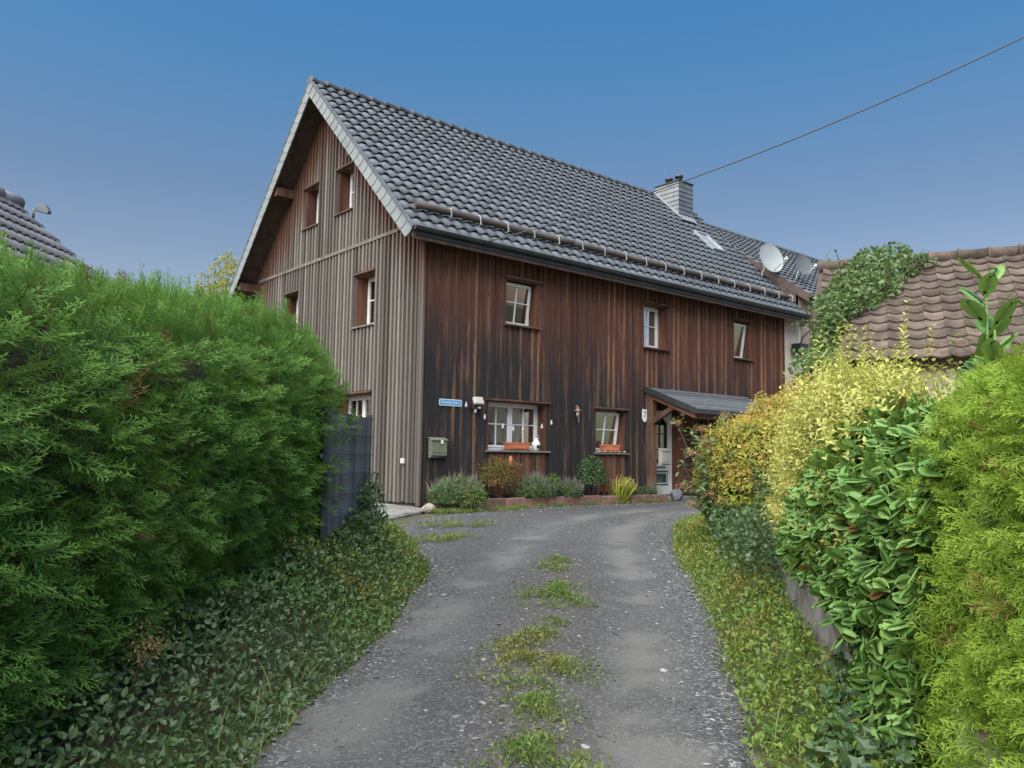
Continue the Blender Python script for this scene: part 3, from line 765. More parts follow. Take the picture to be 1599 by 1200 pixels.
# ------------------------------------------------------------------ roof
RX0, RX1 = -OV+.03, 13.3
def deck(name, x0, x1, ye, ze, ym, zr, mat, parent, th=.16, drop=.075):
    m = MB(); s = (zr-ze)/(ym-ye); c = math.cos(math.atan(s))
    d = drop/c; t = th/c
    m.prism([(x0, ye, ze-d), (x0, ym, zr-d), (x0, ym, zr-d-t), (x0, ye, ze-d-t)], (x1-x0, 0, 0)); 
    y2 = 2*ym-ye
    m.prism([(x0, y2, ze-d), (x0, ym, zr-d), (x0, ym, zr-d-t), (x0, y2, ze-d-t)], (x1-x0, 0, 0))
    return m.build(name, mat, parent)
roof = deck('roof', RX0, RX1, -EV, ZE, YM, ZR, MAT['soffit'], house, th=.10)
def tile_mesh(name, w, l, hump, mat, nseg=10, lift=.032, lip=.014, prof=None, uph=.6):
    """x across, y up the slope from the lower edge, z normal"""
    m = MB(); prof = prof or (lambda u: hump*max(0., math.sin(math.pi*min(1, max(0, (u-.34)/.66))))**.6)
    vs_ = []
    for i in range(nseg+1):
        u = i/nseg; h = prof(u); x = u*(w+.012)
        vs_ += [(x, 0, h+lift-lip), (x, 0, h+lift), (x, l, h*uph)]
    fs = []
    for i in range(nseg):
        a = 3*i; fs += [(a+1, a+4, a+5, a+2), (a, a+3, a+4, a+1)]
    m.add(vs_, fs, True)
    me = m.mesh(name, mat)
    sm = [True, False]*nseg; me.polygons.foreach_set('use_smooth', sm)
    return me
def tiled_slope(parent, me, origin, ux, up, nrm, w, gauge, cols, rows, keep=None, nmax=300, skip=None, stagger=0., jitter=.0, name='tile'):
    """individual tiles for the nearest ones, one joined part for the rest"""
    items = []
    for r in range(rows):
        for c in range(cols):
            p = Vector(origin)+ux*(c*w+(stagger*w if r % 2 else 0))+up*(r*gauge)
            if skip and skip(p+ux*w*.5+up*gauge*.5): continue
            items.append(((p-CAMPOS).length, p))
    items.sort(key=lambda q: q[0])
    B = Matrix((ux, up, nrm)).transposed()
    rest = MB(); tv = [v.co.copy() for v in me.vertices]; tf = [tuple(p.vertices) for p in me.polygons]; ts = [p.use_smooth for p in me.polygons]
    for k, (d, p) in enumerate(items):
        B2 = B
        if jitter: B2 = B @ Matrix.Rotation(random.gauss(0, jitter), 3, 'Z') @ Matrix.Rotation(random.gauss(0, jitter*.6), 3, 'X')
        M = Matrix.Translation(p) @ B2.to_4x4()
        if k < nmax: link_mesh(name, me, parent, M)
        else:
            n0 = len(rest.v); rest.v += [tuple(M @ q) for q in tv]; rest.f += [tuple(i+n0 for i in f) for f in tf]; rest.sm += ts
    return rest
def slope_axes(s): 
    t = math.atan(s); return Vector((0, math.cos(t), math.sin(t))), Vector((0, -math.sin(t), math.cos(t)))
TW, TG = .272, .318
tile_me = tile_mesh('roof_tile', TW, TG+.05, .054, MAT['tile'], nseg=12)
up, nrm = slope_axes(SL)
slope_len = (YM+EV)/math.cos(TH)
rows = int(slope_len/TG)+0
TG = slope_len/rows
cols = int((RX1-RX0)/TW)
chim = (11.67, 12.42, 3.06, 4.02)
def skip_main(p): return (chim[0]-.05 < p.x < chim[1]+.02 and p.y > chim[2]-.1) or (11.5 < p.x < 12.14 and 1.62 < p.y < 2.42)
rest = tiled_slope(roof, tile_me, Vector((RX0, -EV-.02, ZE-.055)), Vector((1,0,0)), up, nrm, (RX1-RX0)/cols, TG, cols, rows, skip=skip_main, jitter=.006)
# rear slope, only its edge shows from here
upb, nb = Vector((0, -up.y, up.z)), Vector((0, -nrm.y, nrm.z))
rest2 = tiled_slope(roof, tile_me, Vector((RX1, 2*YM+EV+.02, ZE-.055)), Vector((-1,0,0)), upb, nb, (RX1-RX0)/cols, TG, cols, rows, nmax=0)
rest.add(rest2.v, rest2.f); rest.sm[-len(rest2.f):] = rest2.sm
o = rest.build('tile_field', MAT['tile'], roof); tag(o, kind='stuff')
# ridge
def ridge_tiles(parent, x0, x1, y, z, mat, step=.39, r=.125):
    m = MB(); nn = 10; vs_ = []
    for (x, rr, dz) in ((0, r+.012, .012), (.06, r+.014, .014), (.065, r, .0), (step+.03, r-.012, -.008)):
        for k in range(nn+1):
            t = math.pi*(k/nn)*1.16-.25
            vs_.append((x, rr*math.cos(t), rr*math.sin(t)*.85+dz))
    fs = [(i*(nn+1)+k, i*(nn+1)+k+1, (i+1)*(nn+1)+k+1, (i+1)*(nn+1)+k) for i in range(3) for k in range(nn)]
    m.add(vs_, fs, True); m.add([vs_[k] for k in range(nn+1)]+[(0, 0, -.03)], [tuple(range(nn+2))])
    me = m.mesh('ridge_tile', mat); k = int((x1-x0)/step)
    for q in range(k): link_mesh('ridge_tile', me, parent, Matrix.Translation((x0+q*(x1-x0)/k, y, z)))
ridge_tiles(roof, RX0-.04, 11.66, YM, ZR-.04, MAT['tile']); ridge_tiles(roof, 12.45, RX1+.1, YM, ZR-.04, MAT['tile'])
# verges: barge board with overlapping slates
for side in (0, 1):
    sgn = 1 if side == 0 else -1
    yy = (lambda u: YM-sgn*u*math.cos(TH)); zz = (lambda u: ZR-.02-u*math.sin(TH))
    dn = Vector((0, -sgn*math.sin(TH), -math.cos(TH)))           # away from the tiles, in the verge plane... perpendicular to slope
    dn = Vector((0, sgn*math.sin(TH), -math.cos(TH)))
    al = Vector((0, -sgn*math.cos(TH), -math.sin(TH)))
    O = Vector((0, YM, ZR-.0))
    pt = lambda u, w, x: O+al*u+dn*w+Vector((x, 0, 0))
    Lr = slope_len+.06
    m = MB()
    p0 = [pt(.0, .03, -OV+.0), pt(Lr-.02, .03, -OV), pt(Lr-.02, .24, -OV), pt(.27*SL, .27, -OV)]
    m.prism(p0, (.03, 0, 0)); m.build('barge_board', MAT['slate'], roof)
    k = 24; st = Lr/k
    sm_ = MB(); poly = []
    hgt = .285
    def curve(u, lead):   # joint line from top to bottom, bowed
        return [(u+lead+.035*math.sin(math.pi*t)-.075*t, hgt*t) for t in (0, .2, .4, .6, .8, 1.)]
    for q in range(k):
        u0 = q*st
        ed0 = curve(u0-.05, 0); ed1 = curve(u0+st, 0)
        if q == 0: ed0 = [(max(0., w*SL), w) for (_, w) in ed0]
        P1 = [pt(u, w, -OV-.006) for u, w in ed0]; P2 = [pt(u, w, -OV-.018) for u, w in ed1]
        m = MB(); nn = len(P1)
        th = Vector((.006, 0, 0))
        m.add(P1+P2+[p+th for p in P1]+[p+th for p in P2], [(i, i+1, nn+i+1, nn+i) for i in range(nn-1)]+[(nn+i, nn+i+1, 3*nn+i+1, 3*nn+i) for i in range(nn-1)]+[(nn-1, 2*nn-1, 4*nn-1, 3*nn-1), (0, nn, 3*nn, 2*nn)])
        m.build('verge_slate', MAT['slate'], roof)
    # tile edge trim
    m = MB(); m.prism([pt(0, -.03, -OV-.02), pt(Lr, -.03, -OV-.02), pt(Lr, .03, -OV-.02), pt(.03, .03, -OV-.02)], (.05, 0, 0)); m.build('verge_trim', MAT['tile'], roof)
    # purlin end under the overhang
    for yq in (.12, YM*.55):
        y_ = yq if side == 0 else HW-yq
        m = MB(); m.box(-OV+.06, 0, y_-.08, y_+.08, roofz(y_)-.52, roofz(y_)-.30); o = m.build('purlin_end', MAT['beam'], roof); bevel(o)
m = MB(); m.prism([(.28, -.33, 5.02), (.28, -.05, 5.02), (.28, -.05, 5.20), (.28, -.36, 5.10)], (.1, 0, 0)); m.build('rafter_tail', MAT['beam_h'], roof)
# gutter
m = MB(); nn = 8; x0, x1 = RX0-.02, RX1+.05
vs_ = []
for x in (x0, x1):
    for k in range(nn+1):
        t = math.pi+math.pi*k/nn; vs_.append((x, -EV-.075+.072*math.cos(t), ZE-.03+.075*math.sin(t)))
m.add(vs_, [(k, k+1, nn+2+k, nn+1+k) for k in range(nn)], True)
m.add(vs_[:nn+1], [tuple(range(nn+1))]); m.add(vs_[nn+1:], [tuple(range(nn+1))])
m.tube([(x0, -EV-.147, ZE-.03), (x1, -EV-.147, ZE-.03)], .011, 6)
m.build('gutter', MAT['zinc'], roof)
m = MB(); m.box(RX0+.04, RX1-.004, -EV-.025, -EV-.003, ZE-.17, ZE-.10); m.build('fascia_board', MAT['zinc'], roof)
# snow guard: logs held by steel hooks
ly = .02; lz = roofz(ly)+.135
ends = [-.25, 4.0, 8.6, RX1-.35]
for a, b_ in zip(ends[:-1], ends[1:]):
    m = MB(); kk = 9; m.tube([(a+(b_-a)*i/kk, ly+random.uniform(-.006, .006), lz+random.uniform(-.006, .006)) for i in range(kk+1)], [random.uniform(.062, .07) for _ in range(kk+1)], 10)
    m.build('snow_guard_log', MAT['log'], roof)
m = MB(); pts = []
for k in range(9):
    t = R(-60)+R(230)*k/8; pts.append((0, .088*math.cos(t), .088*math.sin(t)))
pts += [(0, -.10, -.12), (0, -.02, -.15), (0, .25, -.15+.25*SL*.9)]
for a, b_ in zip(pts[:-1], pts[1:]):
    d = (Vector(b_)-Vector(a)).normalized(); n_ = Vector((0, -d.z, d.y))*.005
    A, B_ = Vector(a), Vector(b_)
    m.prism([A+n_-Vector((.014,0,0)), B_+n_-Vector((.014,0,0)), B_-n_-Vector((.014,0,0)), A-n_-Vector((.014,0,0))], (.028, 0, 0))
hook = m.mesh('snow_guard_hook', MAT['galv'])
for q in range(18): link_mesh('snow_guard_hook', hook, roof, Matrix.Translation((.55+q*.735, ly, lz)))
# chimney
cx0, cx1, cy0, cy1 = chim; ctop = 9.80
m = MB(); m.box(cx0+.02, cx1-.02, cy0+.02, cy1-.02, 8.2, ctop-.02); ch = m.build('chimney', MAT['chslate'], house)
hh = .148
for r_ in range(9):
    z1 = ctop-.03-r_*hh; z0 = z1-hh-.02
    # front face (towards -Y): broad courses
    k = 2
    for q in range(k):
        a, b_ = cx0+(cx1-cx0)*q/k+.003, cx0+(cx1-cx0)*(q+1)/k-.003
        if z1 < roofz(cy0)-.05: continue
        m = MB(); m.prism([(a, cy0+.016, z1), (b_, cy0+.016, z1), (b_, cy0-.006, z0), (a, cy0-.006, z0)], (0, .006, 0)); m.build('slate', MAT['chslate'], ch)
    # left face (towards -X): slates with slanted joints
    k = 4
    for q in range(k):
        a, b_ = cy0+(cy1-cy0)*q/k, cy0+(cy1-cy0)*(q+1)/k
        if z1 < roofz(a)-.05: continue
        sh = .05 if q else 0; sh2 = .05 if q < k-1 else 0
        m = MB(); m.prism([(cx0+.016, a+.003, z1), (cx0+.016, b_-.003, z1), (cx0-.006, b_-sh2-.003, z0), (cx0-.006, a-sh+.003, z0)], (.006, 0, 0)); m.build('slate', MAT['chslate_light'], ch)
m = MB(); m.box(cx0-.02, cx1+.02, cy0-.02, cy1+.02, ctop-.022, ctop+.012); m.build('chimney_cap', MAT['zinc'], ch)
for yy_ in (cy0+.28, cy0+.68):
    m = MB(); T = Matrix.Translation(((cx0+cx1)/2, yy_, ctop)); m.lathe([(.11,0),(.11,.22),(.14,.22),(.13,.29),(.0,.34)], T, 16); m.tube([((cx0+cx1)/2, yy_, ctop+.1), ((cx0+cx1)/2, yy_, ctop+.55)], .008, 5); m.build('chimney_pot', MAT['zinc'], ch)
m = MB(); m.prism([(cx0-.06, cy0-.12, roofz(cy0-.12)+.06), (cx0-.06, cy1, roofz(cy1)+.05), (cx0-.06, cy1, roofz(cy1)+.12), (cx0-.06, cy0-.12, roofz(cy0-.12)+.13)], (.075, 0, 0)); m.prism([(cx0-.06, cy0-.14, roofz(cy0-.14)+.05), (cx1+.03, cy0-.14, roofz(cy0-.14)+.05), (cx1+.03, cy0+.0, roofz(cy0)+.1), (cx0-.06, cy0, roofz(cy0)+.1)], (0, 0, .02)); m.build('flashing', MAT['lead'], ch)
# roof window
uo = Vector((11.5, 1.66, roofz(1.66))); ww_, hh_ = .62, 1.02
def rb(m, a0, a1, b0, b1, c0, c1):
    ps_ = [uo+Vector((a, 0, 0))+up*b_+nrm*c for c in (c0, c1) for a, b_ in ((a0, b0), (a1, b0), (a1, b1), (a0, b1))]
    m.add(ps_, [(0,3,2,1),(4,5,6,7),(0,1,5,4),(1,2,6,5),(2,3,7,6),(3,0,4,7)])
m = MB(); rb(m, 0, .06, 0, hh_, -.05, .10); rb(m, ww_-.06, ww_, 0, hh_, -.05, .10); rb(m, .06, ww_-.06, 0, .07, -.05, .10); rb(m, .06, ww_-.06, hh_-.07, hh_, -.05, .10)
sk = m.build('roof_window', MAT['lead'], house)
def sky_glass():
    m_, nt, b_, out = nodes_of('roof_window_glass'); b_.inputs['Base Color'].default_value = (.25, .28, .3, 1); b_.inputs['Roughness'].default_value = .05; b_.inputs['Specular IOR Level'].default_value = 1.0; return m_
m = MB(); rb(m, .06, ww_-.06, .07, hh_-.07, .05, .06); m.build('pane', sky_glass(), sk)

# ------------------------------------------------------------------ neighbour house, attached on the right
nb_ = thing('neighbour_house', (13.4, 0, -.12), 'beige plastered house joined to the right end of the timber house', 'house')
NE, NY, NR = 5.86, -.40, 9.06
NS = (NR-NE)/(YM-NY)
nroof = lambda y: NE+(min(y, 2*YM-y)-NY)*NS
WH = (13.46, 14.02, 4.22, 5.15)
m = MB()
for s0, s1, z0, t0, t1 in strips(HL+.01, 25, 2.0, -.12, lambda a: 5.2 if a < 13.31 else nroof(0)-.25, [WH]):
    if s0 < 13.3 < s1: t0 = t1 = 5.2
    m.add([FM(s0, 0, z0), FM(s1, 0, z0), FM(s1, 0, t1), FM(s0, 0, t0)], [(0,1,2,3)])
g_ = MB(); g_.add([(13.34,.003,5.0),(13.34,HW,5.0),(13.34,HW,nroof(HW)-.22),(13.34,YM,nroof(YM)-.22),(13.34,.003,nroof(0)-.22)], [(0,1,2,3,4)]); g_.build('gable_wall', MAT['soffit'], nb_)
m.add([(25,0,-.1),(25,HW,-.1),(25,HW,nroof(HW)-.22),(25,YM,nroof(YM)-.22),(25,0,nroof(0)-.22)], [(0,1,2,3,4)])
m.add([(HL,HW,-.1),(25,HW,-.1),(25,HW,5.6),(HL,HW,5.6)], [(0,1,2,3)])
m.build('wall', MAT['plaster'], nb_)
window(FM, WH, 1, 0, 1, lintel=False, parent=nb_, reveal='plaster', sillmat='greywood', curt=[(0, 1, 0, .5, 'lace')])
for xa in (14.05,):
    m = MB(); m.box(xa, xa+.2, -.04, -.004, 4.15, 5.2); o = m.build('shutter', MAT['beam_h'], nb_); bevel(o)
nroof_o = deck('roof', 13.36, 25.2, NY, NE, YM, NR, MAT['soffit'], nb_, th=.16)
nup, nnr = slope_axes(NS); nlen = (YM-NY)/math.cos(math.atan(NS)); nrows = int(nlen/.33); ncols = int(11.84/.275)
tile2 = tile_mesh('roof_tile', .275, .38, .054, MAT['tile'], nseg=12)
rest = tiled_slope(nroof_o, tile2, Vector((13.36, NY-.02, NE-.05)), Vector((1,0,0)), nup, nnr, 11.84/ncols, nlen/nrows, ncols, nrows)
o = rest.build('tile_field', MAT['tile'], nroof_o); tag(o, kind='stuff')
ridge_tiles(nroof_o, 13.4, 25.2, YM, NR-.03, MAT['tile'])
m = MB(); m.prism([(13.33, NY-.03, NE-.28), (13.33, YM, NR-.28), (13.33, YM, NR-.02), (13.33, NY-.03, NE-.02)], (.03, 0, 0)); m.build('verge_board', MAT['soffit'], nroof_o)
m = MB(); m.tube([(13.35, NY-.07, NE-.09), (25.2, NY-.07, NE-.09)], .06, 8); m.build('gutter', MAT['zinc'], nroof_o)

# planter hanging below the neighbour window
pl = thing('window_planter', (13.05, -.3, 4.02), 'dark planter box fixed high on the beige plaster wall', 'planter')
m = MB(); m.prism([(12.95,-.36,4.05),(13.45,-.36,4.05),(13.5,-.38,4.32),(12.9,-.38,4.32)], (0, .30, 0)); o = m.build('box', MAT['blackpl'], pl); bevel(o, .01)
m = MB(); m.tube([(13.2,-.02,3.95),(13.2,-.25,4.04)], .012, 6); m.build('bracket', MAT['zinc'], pl)
m = MB(); m.tube([(13.15,-.22,4.3),(13.3,-.23,4.55),(13.7,-.3,4.85),(14.1,-.4,5.05)], [.03,.028,.022,.012], 7); m.build('stem', MAT['bark'], pl)

# satellite dishes
def dish(name, centre, r, face, mat, label, foot):
    t = thing(name, foot, label, 'satellite dish', 'satellite dishes on the roof')
    f = Vector(face).normalized(); c = Vector(centre)
    B = f.to_track_quat('Z', 'Y').to_matrix().to_4x4(); M = Matrix.Translation(c) @ B
    dp = .18*r
    prof = [(r*k/8, dp*((k/8)**2)-dp) for k in range(9)]
    m = MB(); m.lathe([(.001, -dp)]+prof[1:]+[(r+.006, .004), (r, -.012)]+[(r*k/8, dp*((k/8)**2)-dp-.012) for k in range(7, 0, -1)], M @ Matrix.Diagonal((.94, 1.0, 1, 1)), 28); m.build('reflector', mat, t)
    low = M @ Vector((0, -r*.98, 0)); tip = M @ Vector((r*.22, -r*.55, r*1.05))
    lowb = low + Vector((0,0,0))
    m = MB(); m.tube([M @ Vector((0, -r*.9, -.03)), tip], .014, 6); m.build('feed_arm', MAT['galv'], t)
    d = (M.to_3x3() @ Vector((-.1, .5, -1))).normalized()
    m = MB(); m.tube([tip-d*.03, tip+d*.09], [.032, .026], 8); m.tube([tip+Vector((.0,0,.02))-d*.03, tip+Vector((0,0,.05))+d*.02], .03, 8); m.build('receiver', MAT['plastic'], t)
    m = MB(); m.tube([M @ Vector((0, -.1*r, -dp-.02)), M @ Vector((0, -.1*r, -dp-.16)), Vector(foot)+Vector((0,0,.1)), Vector(foot)], .024, 7); m.tube([Vector(foot)+Vector((-.18,-.1,-.03)), Vector(foot)+Vector((0,0,.12)), Vector(foot)+Vector((.18,-.1,-.03))], .014, 6); m.build('mast', MAT['galv'], t)
    return t
fdir = (-.28, -.93, .22)
dish('satellite_dish', (13.05, .62, 7.05), .47, fdir, MAT['dishlight'], 'larger pale grey satellite dish at the right end of the dark roof', (13.05, .95, roofz(.95)+.02))
dish('satellite_dish', (14.34, .28, 6.98), .345, (-.25, -.94, .22), MAT['dishdark'], 'smaller mid grey satellite dish on the neighbouring roof', (14.34, .55, nroof(.55)+.04))

# ------------------------------------------------------------------ things on the walls
def text_mesh(name, body, size, M, mat, parent, ext=.0012):
    cu_ = bpy.data.curves.new('t', 'FONT'); cu_.body = body; cu_.size = size; cu_.align_x = 'CENTER'; cu_.align_y = 'CENTER'; cu_.extrude = ext
    to = bpy.data.objects.new('t', cu_); COL.objects.link(to)
    dg = bpy.context.evaluated_depsgraph_get(); me = bpy.data.meshes.new_from_object(to.evaluated_get(dg)); me.name = name
    me.materials.clear(); me.materials.append(mat)
    bpy.data.objects.remove(to); bpy.data.curves.remove(cu_)
    return link_mesh(name, me, parent, M)
def rrect(a0, a1, z0, z1, r, n=5):
    pts = []
    for cx_, cz_, t0 in ((a1-r, z1-r, 0), (a0+r, z1-r, 90), (a0+r, z0+r, 180), (a1-r, z0+r, 270)):
        for k in range(n+1):
            t = R(t0+90*k/n); pts.append((cx_+r*math.cos(t), cz_+r*math.sin(t)))
    return pts
FRONTM = lambda x, y, z: Matrix.Translation((x, y, z)) @ Matrix.Rotation(R(90), 4, 'X')
t = thing('street_sign', (.65, -.03, 1.86), 'small blue street name plate with white rim on the dark wall', 'sign')
m = MB(); m.prism([(a, -.032, z) for a, z in rrect(.38, .925, 1.87, 2.0, .03)], (0, -.006, 0)); m.build('plate', MAT['enamelwhite'], t)
m = MB(); m.prism([(a, -.0385, z) for a, z in rrect(.392, .913, 1.882, 1.988, .024)], (0, -.0015, 0)); m.build('panel', MAT['enamelblue'], t)
text_mesh('lettering', 'Wisscheider Straße 7', .052, FRONTM(.652, -.0402, 1.934), MAT['enamelwhite'], t)
t = thing('house_number', (6.4, -.03, 1.76), 'white plaque with black number 7 left of the porch post', 'sign')
m = MB(); m.prism([(a, -.032, z) for a, z in [(6.31,1.86),(6.35,1.79),(6.40,1.77),(6.45,1.79),(6.49,1.86),(6.49,2.08),(6.31,2.08)]], (0, -.008, 0)); m.build('plate', MAT['enamelwhite'], t)
text_mesh('numeral', '7', .21, FRONTM(6.40, -.0405, 1.945), MAT['ink'], t)
def mailbox(x0, x1, z0, z1, y, mat, label, sticker=False):
    t = thing('mailbox', ((x0+x1)/2, y, z0), label, 'mailbox')
    m = MB(); m.box(x0, x1, y-.11, y, z0, z1-.02); o = m.build('body', mat, t); bevel(o, .008, 2)
    m = MB(); m.box(x0+.02, x1-.02, y-.118, y-.1105, z0+.06, z1-.09); o = m.build('door', mat, t); bevel(o, .003)
    m = MB(); m.prism([(x0-.012, y, z1+.012), (x0-.012, y-.135, z1-.035), (x0-.012, y-.135, z1-.05), (x0-.012, y, z1-.005)], (x1-x0+.024, 0, 0)); m.build('lid', mat, t)
    m = MB(); m.tube([(x0-.02, y-.06, z0-.02), (x1, y-.06, z0-.02)], .018, 8); m.build('newspaper_tube', mat, t)
    if sticker:
        m = MB(); m.box(x0+.2, x0+.26, y-.139, y-.1365, z1-.11, z1-.04); m.build('note', MAT['enamelwhite'], t)
        for k in range(3):
            m = MB(); m.tube([((x0+x1)/2, y-.1185, z0+.12+k*.06), ((x0+x1)/2, y-.122, z0+.12+k*.06)], .006, 6); m.build('air_hole', MAT['ink'], t)
    return t
mailbox(.15, .52, .90, 1.24, -.03, MAT['mailbox'], 'olive grey mailbox with white note near the house corner', True)
mailbox(6.66, 6.98, .78, 1.14, -.24, MAT['mailbox2'], 'cream grey mailbox beside the front door')
t = thing('floodlight', (1.26, -.03, 1.95), 'wall floodlight with motion sensor right of the street sign', 'lamp')
Mf = Matrix.Translation((1.26, -.13, 2.0)) @ Matrix.Rotation(R(-25), 4, 'X')
m = MB(); m.box(-.11, .11, -.035, .035, -.075, .075, Mf); o = m.build('housing', MAT['plastic'], t); bevel(o, .006)
m = MB(); m.box(-.09, .09, -.04, -.0355, -.055, .055, Mf); m.build('lens', MAT['curtain'], t)
m = MB(); m.box(1.15, 1.33, -.10, -.03, 1.83, 1.90); o = m.build('bracket', MAT['blackpl'], t); bevel(o, .01)
m = MB(); m.box(1.27, 1.33, -.13, -.101, 1.85, 1.885); m.build('sensor', MAT['plastic'], t)
# string of bulbs
t = thing('string_lights', (2.3, -.06, 1.4), 'garland of clear bulbs sagging across the ground floor wall', 'string lights')
bp_ = [(1.0,1.93),(1.23,1.83),(1.47,1.71),(1.96,1.54),(2.24,1.50),(2.5,1.50),(3.04,1.57),(3.3,1.66),(3.89,1.9)]
m = MB(); m.tube([(a, -.075 if not 1.6 < a < 3.2 else -.06, z+.04) for a, z in bp_], .003, 5); m.build('wire', MAT['cable'], t)
def bulb_mat():
    m_, nt, b_, out = nodes_of('frosted_bulb'); b_.inputs['Base Color'].default_value = (.75, .76, .74, 1); b_.inputs['Roughness'].default_value = .15; b_.inputs['Transmission Weight'].default_value = .4; return m_
bm_ = bulb_mat()
for a, z in bp_[:-1]:
    m = MB(); m.lathe([(.0,-.075),(.02,-.065),(.03,-.04),(.022,-.012),(.013,.005),(.013,.035),(0,.036)], Matrix.Translation((a, -.08 if not 1.6 < a < 3.2 else -.062, z)), 10); m.build('bulb', bm_, t)
t = thing('wall_lantern', (4.05, -.03, 1.75), 'small copper topped wall lantern between the ground floor windows', 'lantern')
m = MB(); T = Matrix.Translation((4.05, -.12, 1.93)); m.lathe([(0,.10),(.02,.09),(.03,.05),(.085,.0),(.085,-.012),(0,-.012)], T, 14); m.build('cap', MAT['copper'], t)
m = MB(); m.lathe([(.03,-.013),(.036,-.06),(.028,-.12),(0,-.125)], T, 12); m.build('globe', bm_, t)
m = MB(); m.tube([(4.05,-.03,1.99),(4.05,-.1,2.05),(4.05,-.12,2.02)], .008, 6); m.tube([(4.13,-.05,1.9),(4.135,-.05,1.72),(4.15,-.05,1.68),(4.165,-.05,1.72),(4.16,-.05,1.83)], .005, 5); m.build('bracket', MAT['galv'], t)
t = thing('socket_box', (-.06, .49, .74), 'small white junction box on the grey gable battens', 'junction box')
m = MB(); m.box(-.10, -.052, .44, .54, .74, .84); o = m.build('case', MAT['plastic'], t); bevel(o, .008, 2)
m = MB(); m.box(-.106, -.101, .455, .525, .755, .825); m.build('cover', MAT['white'], t)

# flower boxes, jug and stones on the sills
def flower_box(x0, x1, z, y, h, label):
    t = thing('flower_box', ((x0+x1)/2, y, z), label, 'flower box', 'terracotta boxes on the window sills')
    m = MB(); c = (x0+x1)/2; hw = (x1-x0)/2; d = .09
    for (k0, k1, za, zb_) in ((.9, .97, 0, h*.78), (1.02, 1.03, h*.78, h)):
        p = [(c-hw*k0, y-d*k0, z+za), (c+hw*k0, y-d*k0, z+za), (c+hw*k0, y+d*k0, z+za), (c-hw*k0, y+d*k0, z+za), (c-hw*k1, y-d*k1, z+zb_), (c+hw*k1, y-d*k1, z+zb_), (c+hw*k1, y+d*k1, z+zb_), (c-hw*k1, y+d*k1, z+zb_)]
        m.add(p, [(0,3,2,1),(0,1,5,4),(1,2,6,5),(2,3,7,6),(3,0,4,7)]+([(4,5,6,7)] if za == 0 else []))
    o = m.build('trough', MAT['terracotta'], t); bevel(o, .004)
    m = MB(); m.box(c-hw*.93, c+hw*.93, y-d*.93, y+d*.93, z+h*.80, z+h*.9); m.build('soil', MAT['soil'], t)
    for k in range(9):
        a = c-hw*.75+hw*1.5*k/8; zz_ = z+h*.4
        m = MB(); m.prism([(a-.022, y-d*.945, zz_-.025), (a, y-d*.93, zz_-.04), (a+.022, y-d*.945, zz_-.025), (a, y-d*.965, zz_+.03)], (0, -.008, 0)); m.build('relief_leaf', MAT['terracotta'], t)
    m = MB(); m.box(c-hw*1.1, c+hw*1.1, y-d*1.15, y+d*1.15, z-.016, z-.001); m.build('saucer', MAT['zinc'], t)
    return t
flower_box(2.12, 2.72, 1.048, .02, .15, 'wider terracotta flower box on the sill of the double window')
flower_box(4.98, 5.5, 1.038, .02, .17, 'shorter terracotta flower box on the sill of the tilted window')
t = thing('ceramic_jug', (2.95, .0, 1.03), 'white ceramic lantern jug on the double window sill', 'jug')
T = Matrix.Translation((2.93, .0, 1.032))
m = MB(); m.lathe([(0,0),(.06,0),(.075,.03),(.095,.11),(.09,.17),(.06,.21),(.045,.24),(.05,.26),(.042,.262),(.03,.24),(0,.235)], T, 18); m.build('body', MAT['porcelain'], t)
m = MB(); m.tube([(2.93+.085,0,1.032+.18),(2.93+.06,0,1.032+.33),(2.93-.06,0,1.032+.33),(2.93-.085,0,1.032+.18)], .006, 6); m.build('handle', MAT['galv'], t)
for k in range(4):
    m = MB(); m.box(2.93-.055+k*.03, 2.93-.035+k*.03, -.102, -.085, 1.09, 1.15); m.build('vent_slot', MAT['room'], t)
for k in range(6):
    a = 4.84+k*.165
    v_, f_, _ = STONES[k % 5]
    s = MB(); s.add([(a+p[0]*.03, -.05+p[1]*.03, 1.045+p[2]*.03) for p in v_], [tuple(q) for q in f_]); o = s.build('white_pebble', MAT['porcelain']); tag(o, '%s white pebble from the left in the row on the tilted window sill' % ('first', 'second', 'third', 'fourth', 'fifth', 'sixth')[k], 'pebble', 'white pebbles lined up on the sill')

# power cable
a, b_ = Vector((1.08, -.52, 5.12)), Vector((5.017, -8.78, 7.6)); b2 = a+(b_-a)*1.8
pts = []
for k in range(41):
    t_ = 1.8*k/40; p = a+(b_-a)*t_; p.z -= 4*.36*(t_/1.15)*(1-t_/1.15) if t_ < 1.15 else 0; pts.append(p)
m = MB(); m.tube(pts, .011, 6); o = m.build('power_cable', MAT['cable']); tag(o, 'thin black overhead cable rising to the upper right', 'cable')

# ------------------------------------------------------------------ fence panel
fe = thing('privacy_fence', (-4.6, -5.5, -.35), 'anthracite mesh fence panel woven with vertical privacy strips', 'fence')
f0, f1 = Vector((-3.79, -4.60, -.30)), Vector((-4.95, -5.82, -.30)); fd_ = (f1-f0).normalized(); fl = (f1-f0).length; fnv = Vector((-fd_.y, fd_.x, 0))
fM = Matrix((fd_, fnv, Vector((0,0,1)))).transposed().to_4x4(); fM = Matrix.Translation(f0) @ fM
k = 13; FT = 1.62
for q in range(k):
    a_ = .03+q*(fl-.06)/k; w_ = (fl-.06)/k+.004
    m = MB(); off = 0.
    m.add([fM @ Vector(p) for p in [(a_, off, -.1), (a_+w_*.5, off+.034, -.1), (a_+w_, off, -.1), (a_, off, FT), (a_+w_*.5, off+.034, FT), (a_+w_, off, FT)]], [(0,1,4,3),(1,2,5,4)])
    m.build('privacy_strip', MAT['fence'], fe)
